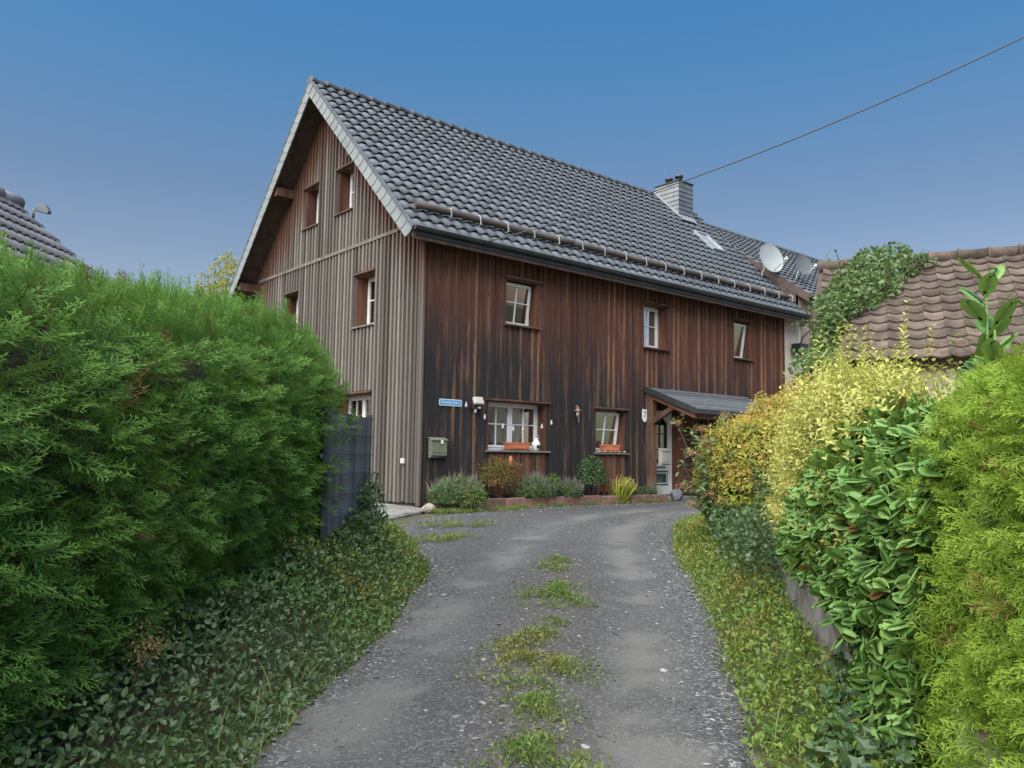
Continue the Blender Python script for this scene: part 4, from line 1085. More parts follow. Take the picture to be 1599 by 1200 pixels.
for q in range(9):
    z = .0+q*.2025
    m = MB()
    for s in (-.014, .044): m.tube([fM @ Vector((0, s, z)), fM @ Vector((fl, s, z))], .006, 6)
    m.build('double_rod', MAT['fencerod'], fe)
for a_ in (0, fl):
    m = MB(); m.box(a_-.03, a_+.03, -.035, .025, -.15, FT+.06, fM); o = m.build('post', MAT['fencerod'], fe); bevel(o, .005)
    for z in (.4, .8, 1.2, 1.58):
        m = MB(); m.box(a_-.035, a_+.035, -.05, -.0355, z-.02, z+.02, fM); m.build('clamp', MAT['galv'], fe)

# ------------------------------------------------------------------ house behind the left hedge (only its roof shows)
lh = thing('grey_roofed_house', (-8, 3, -.1), 'house with light grey tiled roof behind the left hedge', 'house')
ya = R(47); ld = Vector((math.cos(ya), math.sin(ya), 0)); ldn = Vector((math.sin(ya), -math.cos(ya), 0))   # ld along the eave away, ldn towards the lane
lr = Vector((-6.67, .867, 4.57)); ls = .83; lt = math.atan(ls)
lup = (-ldn*math.cos(lt)+Vector((0,0,1))*math.sin(lt)); lnr = (ldn*math.sin(lt)+Vector((0,0,1))*math.cos(lt))
LLEN, LSL = 7.0, 3.3
m = MB(); e0 = lr-lup*LSL
back = 2*math.cos(lt)*LSL
m.prism([lr-lnr*.06, e0-lnr*.06, e0-lnr*.2, lr-lnr*.2], -ld*LLEN)
e1 = lr-ldn*math.cos(lt)*LSL-Vector((0,0,math.sin(lt)*LSL)); n2 = Vector((-lnr.x, -lnr.y, lnr.z))
m.prism([lr-n2*.06, e1-n2*.06, e1-n2*.2, lr-n2*.2], -ld*LLEN)
lro = m.build('roof', MAT['soffit'], lh)
lt_me = tile_mesh('concrete_tile', .30, .37, .03, MAT['lefttile'], uph=.9, prof=lambda u: .03*(.5-.5*math.cos(u*4*math.pi)))
rest = tiled_slope(lro, lt_me, e0-ld*LLEN+lnr*-.04, ld, lup, lnr, .30, .33, 23, 10)
if rest.v: o = rest.build('tile_field', MAT['lefttile'], lro); tag(o, kind='stuff')
for q in range(16):
    c0 = lr-ld*(q*.42+.0); m = MB()
    m.tube([c0+Vector((0,0,-.03)), c0-ld*.45+Vector((0,0,-.045))], [.12, .105], 10); m.build('ridge_tile', MAT['lefttile'], lro)
m = MB(); wl = .35
p = [lr-ld*.3-Vector((0,0,.25)), lr-ld*.3-lup*LSL+(-ldn)*wl-Vector((0,0,.1))]
q0 = lr-ld*.35
A = q0+ldn*(math.cos(lt)*LSL-.4); Bq = q0-ldn*(math.cos(lt)*LSL-.4)
zb = -.2; ze_ = lr.z-math.sin(lt)*LSL+.1
for s in (Vector((0,0,0)), -ld*(LLEN-.6)):
    A_, B_ = A+s, Bq+s
    m.add([(A_.x,A_.y,zb),(B_.x,B_.y,zb),(B_.x,B_.y,ze_),((A_.x+B_.x)/2,(A_.y+B_.y)/2,lr.z-.25),(A_.x,A_.y,ze_)], [(0,1,2,3,4)])
for C_ in (A, Bq):
    D_ = C_-ld*(LLEN-.6); m.add([(C_.x,C_.y,zb),(D_.x,D_.y,zb),(D_.x,D_.y,ze_),(C_.x,C_.y,ze_)], [(0,1,2,3)])
m.build('wall', MAT['plaster'], lh)
m = MB(); vb = lr+ldn*.22-Vector((0,0,.14))+ld*.05
m.tube([vb-Vector((0,0,.1)), vb+Vector((0,0,.05))], .02, 6)
fan = []
for k in range(7):
    t_ = k/6; fan.append(vb+cr*(.02+.2*t_)+Vector((0,0,.05+.12*math.sin(t_*3.0)-.05*t_)))
m.prism([vb+Vector((0,0,.03))]+fan+[vb+cr*.2+Vector((0,0,-.02))], ld*.08); m.build('ridge_end_cowl', MAT['dishdark'], lro)

# ------------------------------------------------------------------ barn with old tiles on the right
ba = thing('tiled_barn', (3.2, -8.6, -.2), 'low barn with weathered brown wavy roof tiles behind the right bushes', 'barn')
yb = R(115); bd = Vector((math.cos(yb), math.sin(yb), 0)); bn = Vector((bd.y, -bd.x, 0))      # bd towards the left end, bn away from the lane
be = Vector((2.56, -8.24, 2.35)); brise, brun = 1.95, 2.93
bt = math.atan(brise/brun); bup = bn*math.cos(bt)+Vector((0,0,1))*math.sin(bt); bnr = -bn*math.sin(bt)+Vector((0,0,1))*math.cos(bt)
bL = be+bd*1.55; BLEN = 7.2; bsl = brun/math.cos(bt)
m = MB(); 
m.prism([bL-bnr*.05, bL+bup*bsl-bnr*.05, bL+bup*bsl-bnr*.16, bL-bnr*.16], -bd*BLEN)
bup2 = bn*math.cos(bt)-Vector((0,0,1))*math.sin(bt); rp_ = bL+bup*bsl; bnr2 = bn*math.sin(bt)+Vector((0,0,1))*math.cos(bt)
m.prism([rp_-bnr2*.05, rp_+bup2*bsl-bnr2*.05, rp_+bup2*bsl-bnr2*.16, rp_-bnr2*.16], -bd*BLEN)
bro = m.build('roof', MAT['soffit'], ba)
brow = 12; bg_ = bsl/brow
bt_me = tile_mesh('old_tile', .245, bg_+.06, .035, MAT['oldtile'], nseg=10, lift=.030, lip=.024, uph=.9, prof=lambda u: .022*(.5+.5*math.cos(2*math.pi*u))-.006*math.sin(math.pi*u)+.018*u-.01)
rest = tiled_slope(bro, bt_me, bL-bd*.0-bup*.08-bnr*.02-bd*BLEN, bd, bup, bnr, .245, bg_, int(BLEN/.245), brow, jitter=.012)
if rest.v: o = rest.build('tile_field', MAT['oldtile'], bro); tag(o, kind='stuff')
for q in range(17):
    c0 = rp_-bd*(q*.43)+Vector((0,0,.0)); m = MB(); m.tube([c0, c0-bd*.03, c0-bd*.04, c0-bd*.46], [.135, .138, .115, .105], 10); m.build('ridge_tile', MAT['oldtile'], bro)
m = MB()
w0_ = bL+bn*.3-bd*.25; w1_ = w0_+bn*(2*brun-.6)
zt_ = 2.35+.3*brise/brun-.1
for s in (Vector((0,0,0)), -bd*(BLEN-.5)):
    A_, B_ = w0_+s, w1_+s; M_ = (A_+B_)/2
    m.add([(A_.x,A_.y,-.4),(B_.x,B_.y,-.4),(B_.x,B_.y,zt_),(M_.x,M_.y,2.35+brise-.2),(A_.x,A_.y,zt_)], [(0,1,2,3,4)])
for C_ in (w0_, w1_):
    D_ = C_-bd*(BLEN-.5); m.add([(C_.x,C_.y,-.4),(D_.x,D_.y,-.4),(D_.x,D_.y,zt_),(C_.x,C_.y,zt_)], [(0,1,2,3)])
m.build('wall', MAT['plaster'], ba)
for q in range(9):
    c0 = bL-bd*(.3+q*.82)+bup*.03-bnr*.17; m = MB()
    m.prism([c0, c0+bup*.6, c0+bup*.6-bnr*.12, c0-bnr*.12], -bd*.1); m.build('rafter_end', MAT['beam'], bro)

# ------------------------------------------------------------------ retaining wall on the right
m = MB(); WR = resample(WALLR, 60); top, bot, th = [], [], .2
tang = np.gradient(WR, axis=0); tang /= np.linalg.norm(tang, axis=1)[:,None]; nr = np.stack([tang[:,1], -tang[:,0]], 1)
vs_ = []
for (x, y), (nx, ny) in zip(WR, nr):
    zb = float(base_z(x, y)); zt = zb+.50+.03*math.sin(x*2.1)
    vs_ += [(x, y, zb-.25), (x, y, zt), (x+nx*th, y+ny*th, zt), (x+nx*th, y+ny*th, zb-.25)]
fs = []
for i in range(59):
    a_ = 4*i; fs += [(a_, a_+4, a_+5, a_+1), (a_+1, a_+5, a_+6, a_+2), (a_+2, a_+6, a_+7, a_+3)]
fs += [(0,1,2,3), (236,239,238,237)]
m.add(vs_, fs); o = m.build('retaining_wall', MAT['concrete']); tag(o, 'low grey concrete retaining wall under the right bushes', 'wall')

# ------------------------------------------------------------------ flower bed edging and stones
bed = MB(); bed.prism([(.1,-.52,-.16),(6.62,-.50,-.16),(6.62,-.03,-.16),(.1,-.03,-.16)], (0, 0, .18)); o = bed.build('flower_bed', MAT['soil']); tag(o, kind='structure')
eb = thing('bed_edging', (3.4, -.57, -.12), 'row of red brown edging blocks along the flower bed', 'edging')
x = .55; q = 0
while x < 6.55:
    w_ = random.uniform(.5, .62) if x < 4.4 else random.uniform(.15, .19)
    w_ = min(w_, 6.6-x); z = float(base_z(x, -.58)); y_ = -.575+.01*math.sin(q*2.3)
    T = Matrix.Translation((x+w_/2, y_, z)) @ Matrix.Rotation(random.gauss(0, .03), 4, 'Z') @ Matrix.Rotation(random.gauss(0, .03), 4, 'Y')
    m = MB(); m.box(-w_/2+.006, w_/2-.006, -.05, .05, -.06, (.21 if x < 4.4 else .19)+random.uniform(-.012, .012), T); o = m.build('block', MAT['block'], eb); bevel(o, .015, 2)
    x += w_; q += 1
def rock(name, loc, s, mat, label, cat, seed=1, group=None):
    import bmesh
    bm = bmesh.new(); bmesh.ops.create_icosphere(bm, subdivisions=2, radius=1)
    r = random.Random(seed); off = [Vector((r.uniform(-1,1), r.uniform(-1,1), r.uniform(-1,1))).normalized() for _ in range(9)]; dd = [r.uniform(.62, .9) for _ in off]
    for v_ in bm.verts:
        for n_, k_ in zip(off, dd):
            t_ = v_.co.dot(n_)
            if t_ > k_: v_.co -= n_*(t_-k_)
        v_.co = Vector((v_.co.x*s[0], v_.co.y*s[1], v_.co.z*s[2]))
    me = bpy.data.meshes.new(name); bm.to_mesh(me); bm.free(); me.materials.append(mat)
    o = link_mesh(name, me, None, Matrix.Translation(loc)); return tag(o, label, cat, group)
rock('field_stone', (-.22, -.62, -.06), (.17, .12, .11), MAT['stone'], 'pale mossy stone at the corner of the house', 'stone', 3)
rock('granite_block', (6.86, -.62, .03), (.20, .16, .18), MAT['darkstone'], 'dark granite block beside the door step', 'stone', 8)
rock('flat_stone', (.35, -.78, -.10), (.30, .14, .035), MAT['slab'], 'flat pale stone lying before the lavender', 'stone', 5)
t = thing('clay_ornament', (1.98, -.3, 0), 'small terracotta garden figure behind the reddish shrub', 'ornament')
T = Matrix.Translation((1.98, -.3, .0))
m = MB(); m.tube([(1.98,-.3,-.05),(1.98,-.3,.72)], .012, 6); m.build('stake', MAT['bark'], t)
m = MB(); m.lathe([(0,.68),(.05,.69),(.06,.74),(.03,.80),(.045,.84),(.03,.89),(0,.93)], T, 12); m.build('figure', MAT['terracotta'], t)

# ------------------------------------------------------------------ foliage templates
def leaf_temp(nseg=2, wid=.42, fold=.12, curl=.15, peak=.45, tipw=0.):
    """leaf along +x, length 1; edge = 0 on the midrib, 1 on the margin"""
    V, E, F = [], [], []
    for i in range(nseg+1):
        t = i/nseg
        w = wid*.5*(math.sin(math.pi*min(1, t**(math.log(.5)/math.log(peak))))**.8 if 0 < t < 1 else 0)
        z = -curl*t*t
        V += [(t, 0, z), (t, w, z+fold*w*2), (t, -w, z+fold*w*2)]; E += [0, 1, 1]
    for i in range(nseg):
        a, b = 3*i, 3*i+3
        for k in (1, 2):
            if i == 0: F.append((a, b+k, b) if k == 2 else (a, b, b+k))
            elif i == nseg-1: F.append((a, a+k, b) if k == 1 else (a, b, a+k))
            else:
                F += [(a, b, b+k), (a, b+k, a+k)]
    return np.array(V, float), np.array(F), np.array(E, float)
def frond_temp(seed, nodes=7, sub=2, droop=.22):
    r = np.random.default_rng(seed); V, F, E = [], [], []
    def kite(p, d, L, w, e0, e1):
        d = d/np.linalg.norm(d); s = np.array([-d[1], d[0], 0.]); z = np.array([0, 0, r.normal(0, .02)])
        a = len(V); m = p+d*L*.45
        V.extend([p, m+s*w+z, p+d*L+z*2, m-s*w+z]); E.extend([e0, (e0+e1)/2, e1, (e0+e1)/2]); F.extend([(a, a+1, a+2), (a, a+2, a+3)])
    kite(np.zeros(3), np.array([1., r.normal(0, .04), 0]), .55, .013, 0, .2)
    kite(np.array([.45, 0, 0]), np.array([1., r.normal(0, .06), 0]), .55, .017, .3, 1)
    for i in range(nodes):
        t = .1+.8*i/(nodes-1)
        for sg in (-1, 1):
            L = (.40*(1-t)**.6+.10)*r.uniform(.75, 1.2); a = sg*R(r.uniform(34, 52)); d = np.array([math.cos(a), math.sin(a), 0])
            p = np.array([t+r.uniform(-.03, .03), 0, 0]); kite(p, d, L, .016, .2+.4*t, .65+.35*t)
            for k in range(sub):
                q = p+d*L*(.3+.35*k+r.uniform(-.05, .05)); b = a+(1 if k % 2 else -1)*R(r.uniform(28, 45))
                kite(q, np.array([math.cos(b), math.sin(b), 0]), L*r.uniform(.4, .6), .0155, .35+.3*t, .8+.2*t)
    V = np.array(V, float); V[:,2] -= droop*V[:,0]**2; V[:,2] -= .25*np.abs(V[:,1])**1.5
    return V, np.array(F), np.array(E, float)
def blade_temp(n=3, wid=.03, bend=.9):
    V, F, E = [], [], []
    for i in range(n+1):
        t = i/n; ph = bend*t; x = math.sin(ph)/bend; z = -(1-math.cos(ph))/bend; w = wid*(1-t**2.2)*.5
        V += [(x, w, z), (x, -w, z)]; E += [t, t]
    for i in range(n): a = 2*i; F += [(a, a+1, a+3), (a, a+3, a+2)]
    return np.array(V, float), np.array(F), np.array(E, float)
FRONDS = [frond_temp(s, 7, 2) for s in range(5)]
FRONDS_S = [frond_temp(20+s, 6, 2, .12) for s in range(4)]
LEAF = leaf_temp(2); LEAF3 = leaf_temp(4, .44, .10, .18); LEAFN = leaf_temp(3, .40, .12, .25); OVAL = leaf_temp(3, .62, .08, .12)
def ivy_temp():
    half = [(0, 0), (-.10, .20), (.08, .47), (.30, .25), (.52, .42), (.64, .17), (1.0, 0)]
    V = [(.34, 0, .05)]+[(x, y, -.06*abs(y)) for x, y in half]+[(x, -y, -.06*abs(y)) for x, y in half[1:-1]]
    F = [(0, i+1, i+2) for i in range(1, 6)]+[(0, 2, 1)][:0]+[(0, 1, 2)]
    idx = [1]+list(range(8, 13))+[7]
    F += [(0, b, a) for a, b in zip(idx[:-1], idx[1:])]
    return np.array(V, float), np.array(F), np.array([0.]+[1.]*12)
IVY = ivy_temp()
BLADE = blade_temp(); BLADE_L = blade_temp(6, .035, 1.9)

def rnd_dirs(k): return unit(rng.normal(0, 1, (k, 3)))
def foliage(name, temps, P, D, Nn, S, mat, parent=None, rnd=None, which=None, kind='stuff', smooth=False):
    k = len(P); X, Y, Z = frames(D, Nn)
    rnd = rng.random(k) if rnd is None else rnd
    which = rng.integers(0, len(temps), k) if which is None else which
    V, F, e, r_ = merge_templates(temps, which, P, X, Y, Z, S, rnd)
    o = link_mesh(name, np_mesh(name, V, F, mat, {'edge': e, 'rnd': r_}, smooth), parent)
    if kind: o['kind'] = kind
    return o

MAT['thuja'] = leafmat('dark_cypress_frond', (.036, .112, .030), (.066, .182, .040), (.15, .295, .055), .2, .6, 1.5, patch=((.11, .18, .022), .8), spec=.15, dead=((.13, .075, .03), .015))
MAT['thuja_y'] = leafmat('bright_thuja_frond', (.105, .205, .024), (.155, .28, .034), (.30, .42, .055), .25, .6, 1.4, spec=.15, dead=((.22, .13, .05), .02))
MAT['laurel'] = leafmat('glossy_laurel_leaf', (.11, .235, .05), (.20, .345, .085), None, .2, .36, spec=.38, dead=((.24, .12, .04), .007))
MAT['privet'] = leafmat('gold_edged_privet_leaf', (.28, .36, .06), (.45, .46, .10), (.74, .67, .22), .35, .5, .6)
MAT['privet_g'] = leafmat('green_privet_leaf', (.10, .17, .03), (.22, .28, .05), (.30, .34, .06), .3, .45)
MAT['gold'] = leafmat('yellow_green_shrub_leaf', (.07, .15, .028), (.46, .46, .07), None, .3, .5)
MAT['panicle'] = leafmat('ochre_flower_panicle', (.48, .32, .075), (.60, .46, .12), None, .3, .8)
MAT['hydr'] = leafmat('grey_green_shrub_leaf', (.07, .13, .05), (.14, .21, .08), None, .2, .5)
MAT['hydrhead'] = leafmat('faded_brown_flower_head', (.26, .15, .07), (.42, .28, .14), None, .2, .8)
MAT['vinca'] = leafmat('grey_green_ground_cover_leaf', (.052, .10, .040), (.115, .175, .080), None, .15, .4, patch=((.08, .17, .03), .9))
MAT['weed'] = leafmat('yellow_green_weed_leaf', (.07, .15, .025), (.20, .29, .045), None, .3, .5, patch=((.24, .13, .03), 1.6))
MAT['herb'] = leafmat('fresh_green_weed_leaf', (.06, .13, .025), (.13, .21, .04), None, .25, .5, patch=((.25, .2, .04), 1.3))
MAT['grass'] = leafmat('grass_blade', (.09, .15, .025), (.20, .25, .05), (.27, .25, .07), .3, .55, 2.)
MAT['ivy'] = leafmat('dark_ivy_leaf', (.040, .085, .035), (.085, .145, .055), None, .15, .35)
MAT['ivy_l'] = leafmat('mid_green_ivy_leaf', (.06, .12, .035), (.14, .21, .07), None, .2, .4)
MAT['lavender'] = leafmat('lavender_stem', (.13, .16, .10), (.20, .22, .15), (.26, .20, .19), .15, .8, 2.5)
MAT['redshrub'] = leafmat('bronze_shrub_leaf', (.09, .11, .025), (.20, .13, .03), None, .2, .5, patch=((.26, .10, .03), 2.2))
MAT['rose'] = leafmat('dark_rose_leaf', (.04, .09, .03), (.08, .15, .05), None, .2, .4)
MAT['lily'] = leafmat('yellowing_lily_blade', (.22, .28, .03), (.42, .40, .06), (.45, .38, .10), .3, .5, 3.)
MAT['petal'] = leafmat('orange_petal', (.75, .30, .02), (.80, .50, .02), None, .3, .6)
MAT['yellowtree'] = leafmat('autumn_yellow_leaf', (.38, .33, .05), (.22, .25, .05), None, .35, .5)
MAT['dry'] = leafmat('dry_brown_leaf', (.22, .11, .05), (.42, .27, .15), None, .1, .7)

def arr(v, k): return np.tile(np.asarray(v, float), (k, 1))
UP = np.array((0, 0, 1.))

# generic hedge body: a cross-section path swept along a line
class Hedge:
    def __init__(s, E0, d, nrm, s0, s1, zb, zt, path, round0=0., round1=0., bumps=.1, seed=1, width=1.3, taper=0., taper1=0.):
        s.taper = taper; s.taper1 = taper1
        s.E0, s.d, s.n = np.array(E0, float), np.array(d, float), np.array(nrm, float)
        s.s0, s.s1, s.zb, s.zt, s.r0, s.r1, s.bm, s.seed, s.w = s0, s1, zb, zt, round0, round1, bumps, seed, width
        p = np.array(path, float); L = np.concatenate([[0], np.cumsum(np.hypot(np.diff(p[:,0]), np.diff(p[:,1])*2))]); s.p, s.L = p, L/L[-1]
    def at(s, a, t, inset=0.):
        nn = np.interp(t, s.L, s.p[:,0]); hh = np.interp(t, s.L, s.p[:,1])
        k = np.ones_like(a)
        if s.r0: q = np.clip((s.s0+s.r0-a)/s.r0, 0, 1); k = k*(1-q**3.2)**(1/3.2)
        if s.r1: q = np.clip((a-(s.s1-s.r1))/s.r1, 0, 1); k = k*(1-q**3.2)**(1/3.2)
        zb, zt = s.zb(a), s.zt(a)
        a = a+s.taper*sstep(.62, .05, hh)*np.exp(-((a-s.s0)/1.2)**2)-s.taper1*sstep(.75, .0, hh)*np.exp(-((a-s.s1)/1.2)**2)
        mid = -s.w*.45
        b = (fbm(a*1.5+7, hh*3+nn*2, s.seed)-.5)*2*s.bm+(fbm(a*4+3, hh*8+nn*5, s.seed+9)-.5)*s.bm
        nn2 = mid+(nn-mid)*k*(1-inset/(s.w*.5)); 
        if s.taper: nn2 = nn2+.13*np.exp(-(a/1.3)**2)*sstep(.1, .4, hh)*sstep(1., .7, hh)
        nn2 = nn2+np.sign(nn-mid)*b*sstep(1, .75, hh)
        z = zb+(zt-zb)*(.35+(hh-.35)*(.25+.75*k))*(1-inset*.35)+b*.6*sstep(.7, 1., hh)
        xy = s.E0[:2][None]+a[:,None]*s.d[:2][None]+nn2[:,None]*s.n[:2][None]
        return np.stack([xy[:,0], xy[:,1], z], 1)
    def sample(s, k, inset=(0, .2), dens=None):
        a = rng.uniform(s.s0, s.s1, k); 
        if s.r0: kk = int(k*.10); a[:kk] = s.s0+s.r0*.35*rng.random(kk)**2
        if s.r1: kk = int(k*.10); a[-kk:] = s.s1-s.r1*.35*rng.random(kk)**2
        t = rng.random(k); ins = rng.uniform(inset[0], inset[1], k)
        P = s.at(a, t, ins); e = .03
        A1, A0 = s.at(np.minimum(a+e, s.s1-.001), t), s.at(np.maximum(a-e, s.s0+.001), t)
        T1, T0 = s.at(a, np.minimum(t+.02, 1)), s.at(a, np.maximum(t-.02, 0))
        Nn = unit(np.cross(unit(A1-A0), unit(T1-T0)))
        c = s.at(np.clip(a, s.s0+max(s.r0, .01), s.s1-max(s.r1, .01)), np.full(k, .5)); c[:,:2] = (s.E0[:2][None]+np.clip(a, s.s0+max(s.r0, .01), s.s1-max(s.r1, .01))[:,None]*s.d[:2][None]-s.w*.45*s.n[:2][None]); c[:,2] = (s.zb(a)+s.zt(a))*.5
        sg = np.sign((Nn*(P-c)).sum(1)); sg[sg == 0] = 1
        return P, Nn*sg[:,None], a, t
    def core(s, name, parent, inset=.2, na=70, nt=24, mat=None):  # solid dark hull in place of the shaded depth behind the fronds
        a = np.linspace(s.s0+.01, s.s1-.01, na); t = np.linspace(0, 1, nt)
        A, T = np.meshgrid(a, t, indexing='ij'); P = s.at(A.ravel(), T.ravel(), inset)
        i = np.arange(na*nt).reshape(na, nt)
        F = np.stack([i[:-1,:-1].ravel(), i[1:,:-1].ravel(), i[1:,1:].ravel(), i[:-1,1:].ravel()], 1)
        return link_mesh(name, np_mesh(name, P, F, mat or MAT['twig'], smooth=True), parent)

# ------------------------------------------------------------------ left hedge
dL = np.array((-.644, -.765, 0)); nL = np.array((.765, -.644, 0)); HE = (-4.42, -4.86)
hl = Hedge((HE[0], HE[1], 0), dL, nL, 0, 7.8,
           lambda a: base_z(HE[0]+a*dL[0], HE[1]+a*dL[1])+.03,
           lambda a: np.interp(a, [0, .4, 1.0, 2.0, 3.2, 5, 7.8], [2.02, 2.20, 2.26, 2.16, 1.98, 1.76, 1.66]),
           [(-.12, 0), (.02, .18), (.12, .45), (.10, .70), (-.02, .86), (-.22, .95), (-.6, 1.0), (-1.1, .98), (-1.35, .85), (-1.4, .4)], round0=.6, bumps=.13, seed=4, taper=.75)
hedge = thing('cypress_hedge', (-7.3, -8.2, -.45), 'tall dense dark green conifer hedge along the left of the driveway', 'hedge')
hl.core('inner_branches', hedge, .16)
k = 16500
P, Nn, a, t = hl.sample(k, (-.02, .20))
keep = (t < .80) & ((a < 6.0) | (rng.random(k) < .35)); P, Nn, a, t = P[keep], Nn[keep], a[keep], t[keep]; k = len(P)
topness = sstep(.45, .7, Nn[:,2])
D = unit(.55*Nn+arr(-dL, k)*.34+arr(UP, k)*(.12+.9*topness)[:,None]+rng.normal(0, .33, (k, 3)))
NN = unit(.5*Nn+.7*arr(UP, k)*(1-topness)[:,None]+arr(nL, k)*.5*topness[:,None]+rng.normal(0, .35, (k, 3)))
S = rng.uniform(.11, .23, k)*np.interp(a, [0, 7], [1.1, .9])
foliage('foliage', FRONDS, P-D*.05, D, NN, S, MAT['thuja'], hedge)
# leading shoots along the top
k = 2600
P, Nn, a, t = hl.sample(k, (0, .05)); keep = (Nn[:,2] > .5) & (a < 6.2); P, a = P[keep], a[keep]; k = len(P)
D = unit(arr(UP, k)+arr(-dL, k)*.15+rng.normal(0, .16, (k, 3))); NN = unit(arr(nL, k)+rng.normal(0, .5, (k, 3)))
foliage('leading_shoots', FRONDS_S, P-D*.04, D, NN, (rng.uniform(.10, .34, k)*np.interp(a, [0, 7], [1, .8]))[:,None]*np.array((1., .5, 1.)), MAT['thuja'], hedge)
for q in range(7):
    s_ = .7+q*.95; x, y = HE[0]+dL[0]*s_-nL[0]*.6, HE[1]+dL[1]*s_-nL[1]*.6; zb = float(base_z(x, y))
    m = MB(); m.tube([(x, y, zb-.1), (x+.03, y, zb+.8), (x, y+.04, zb+1.5)], [.07, .05, .025], 7); m.build('trunk', MAT['bark'], hedge)

# ------------------------------------------------------------------ right side: thuja, laurel, privet
dW = np.array((.78, .626, 0)); nW = np.array((-.626, .78, 0)); Q0 = np.array((-4.56, -10.98, 0))
QP = lambda s_, n_: (Q0[0]+dW[0]*s_+nW[0]*n_, Q0[1]+dW[1]*s_+nW[1]*n_)
ht = Hedge(Q0, dW, nW, -2.9, -.06, lambda a: np.full_like(a, -.52), lambda a: np.interp(a, [-3, -1, 0, .3], [1.36, 1.36, 1.30, 1.2]),
           [(.02, 0), (.04, .2), (.0, .5), (-.08, .8), (-.2, .95), (-.45, 1.0), (-.9, .98), (-1.1, .8)], round1=.5, bumps=.08, seed=11, width=1.1, taper1=.55)
th_ = thing('thuja_hedge', (-5.2, -11.9, -.3), 'bright yellow green thuja hedge at the right edge', 'hedge')
ht.core('inner_branches', th_, .12, 40, 20)
k = 8200; P, Nn, a, t = ht.sample(k, (0, .12)); keep = (t < .85) & (a > -2.3); P, Nn, a, t = P[keep], Nn[keep], a[keep], t[keep]; k = len(P)
tp = sstep(.45, .7, Nn[:,2])
D = unit(.6*Nn+arr(UP, k)*(.1+.7*tp)[:,None]+rng.normal(0, .42, (k, 3))); NN = unit(.6*Nn+.5*arr(UP, k)+rng.normal(0, .4, (k, 3)))
foliage('foliage', FRONDS_S, P-D*.03, D, NN, rng.uniform(.085, .16, k), MAT['thuja_y'], th_)
for q in range(3):
    x, y = QP(-.4-q*.9, -.5); m = MB(); m.tube([(x, y, -.3), (x, y, .9)], [.06, .03], 7); m.build('trunk', MAT['bark'], th_)

lau = thing('laurel_hedge', (-3.6, -10.5, .05), 'broad leaved glossy green laurel spilling over the retaining wall', 'hedge')
hlau = Hedge(Q0, dW, nW, -.75, 3.1, lambda a: np.interp(a, [-.8, 0, .6, 1.5, 3.1], [-.45, -.38, -.16, -.04, .02]), lambda a: np.interp(a, [-.8, .3, .9, 1.6, 2.0, 2.6, 3.1], [1.05, 1.20, 1.26, 1.20, 1.02, .74, .42]),
             [(.02, 0), (.12, .12), (.14, .4), (.08, .7), (-.05, .9), (-.25, 1.0), (-.7, .98), (-1.0, .8)], round1=.5, bumps=.07, seed=17, width=1.0)
hlau.core('inner_branches', lau, .14, 40, 20)
k = 6200; P, Nn, a, t = hlau.sample(k, (-.02, .12)); keep = t < .82; P, Nn, a, t = P[keep], Nn[keep], a[keep], t[keep]; k = len(P)
side = np.where(rng.random(k) < .5, 1., -1.)
D = unit(.40*Nn+arr(dW, k)*(side*.6+.25)[:,None]+arr(UP, k)*rng.uniform(-.45, .35, k)[:,None]+rng.normal(0, .25, (k, 3)))
NN = unit(1.0*Nn+.6*arr(UP, k)+rng.normal(0, .22, (k, 3)))
S = rng.uniform(.085, .15, k)
# upright shoots with very large leaves
sh = []
for (s_, n_, zb, zt, cnt) in ((-.12, -.42, 1.2, 1.80, 15), (-.62, -.5, 1.2, 1.66, 10), (-.40, -.35, 1.15, 1.52, 8), (.25, -.5, 1.2, 1.5, 8)):
    x, y = QP(s_, n_)
    m = MB(); m.tube([(x, y, zb-.3), (x+.02, y, zt)], [.009, .005], 6); m.build('shoot', MAT['laurel'], lau)
    for q in range(cnt):
        f_ = q/(cnt-1); ang = q*2.4; el = .5+.5*f_
        sh.append(((x+.01, y, zb+(zt-zb)*f_), (math.cos(ang), math.sin(ang), el+.2), (-math.cos(ang)*el, -math.sin(ang)*el, 1.), random.uniform(.15, .20)))
P = np.concatenate([P, [q[0] for q in sh]]); D = np.concatenate([D, unit(np.array([q[1] for q in sh]))]); NN = np.concatenate([NN, unit(np.array([q[2] for q in sh]))]); S = np.concatenate([S, [q[3] for q in sh]])
k = len(P)
cam_v = np.array(CAMPOS); dist = np.linalg.norm(P-cam_v, axis=1)
facing = (NN*unit(cam_v-P)).sum(1)
score = S/dist*np.clip(np.abs(facing), .1, 1); score[-len(sh):] *= 10
# prefer leaves lying on the outside
order = np.argsort(-score*np.where(np.arange(k) < k-len(sh), 1, 1))
X, Y, Z = frames(D, NN)
LT = [leaf_temp(6, .52, -.015, .08, .56), leaf_temp(6, .56, .02, .12, .56), leaf_temp(6, .48, -.03, .05, .56)]
lme = [np_mesh('leaf', v_, f_, MAT['laurel'], {'edge': e_, 'rnd': np.zeros(len(v_))}, True) for v_, f_, e_ in LT]
for i in order[:300]:
    B = Matrix((Vector(X[i]), Vector(Y[i]), Vector(Z[i]))).transposed()*float(S[i])
    link_mesh('leaf', lme[i % 3], lau, Matrix.Translation(Vector(P[i])) @ B.to_4x4())
j = order[300:]
foliage('leaves', LT, P[j], D[j], NN[j], S[j], MAT['laurel'], lau, smooth=True)
for q in range(3):
    x, y = QP(.3+q*.7, -.45); m = MB(); m.tube([(x, y, -.1), (x+.05, y, .5), (x, y+.05, .95)], [.035, .028, .012], 7); m.build('stem', MAT['bark'], lau)

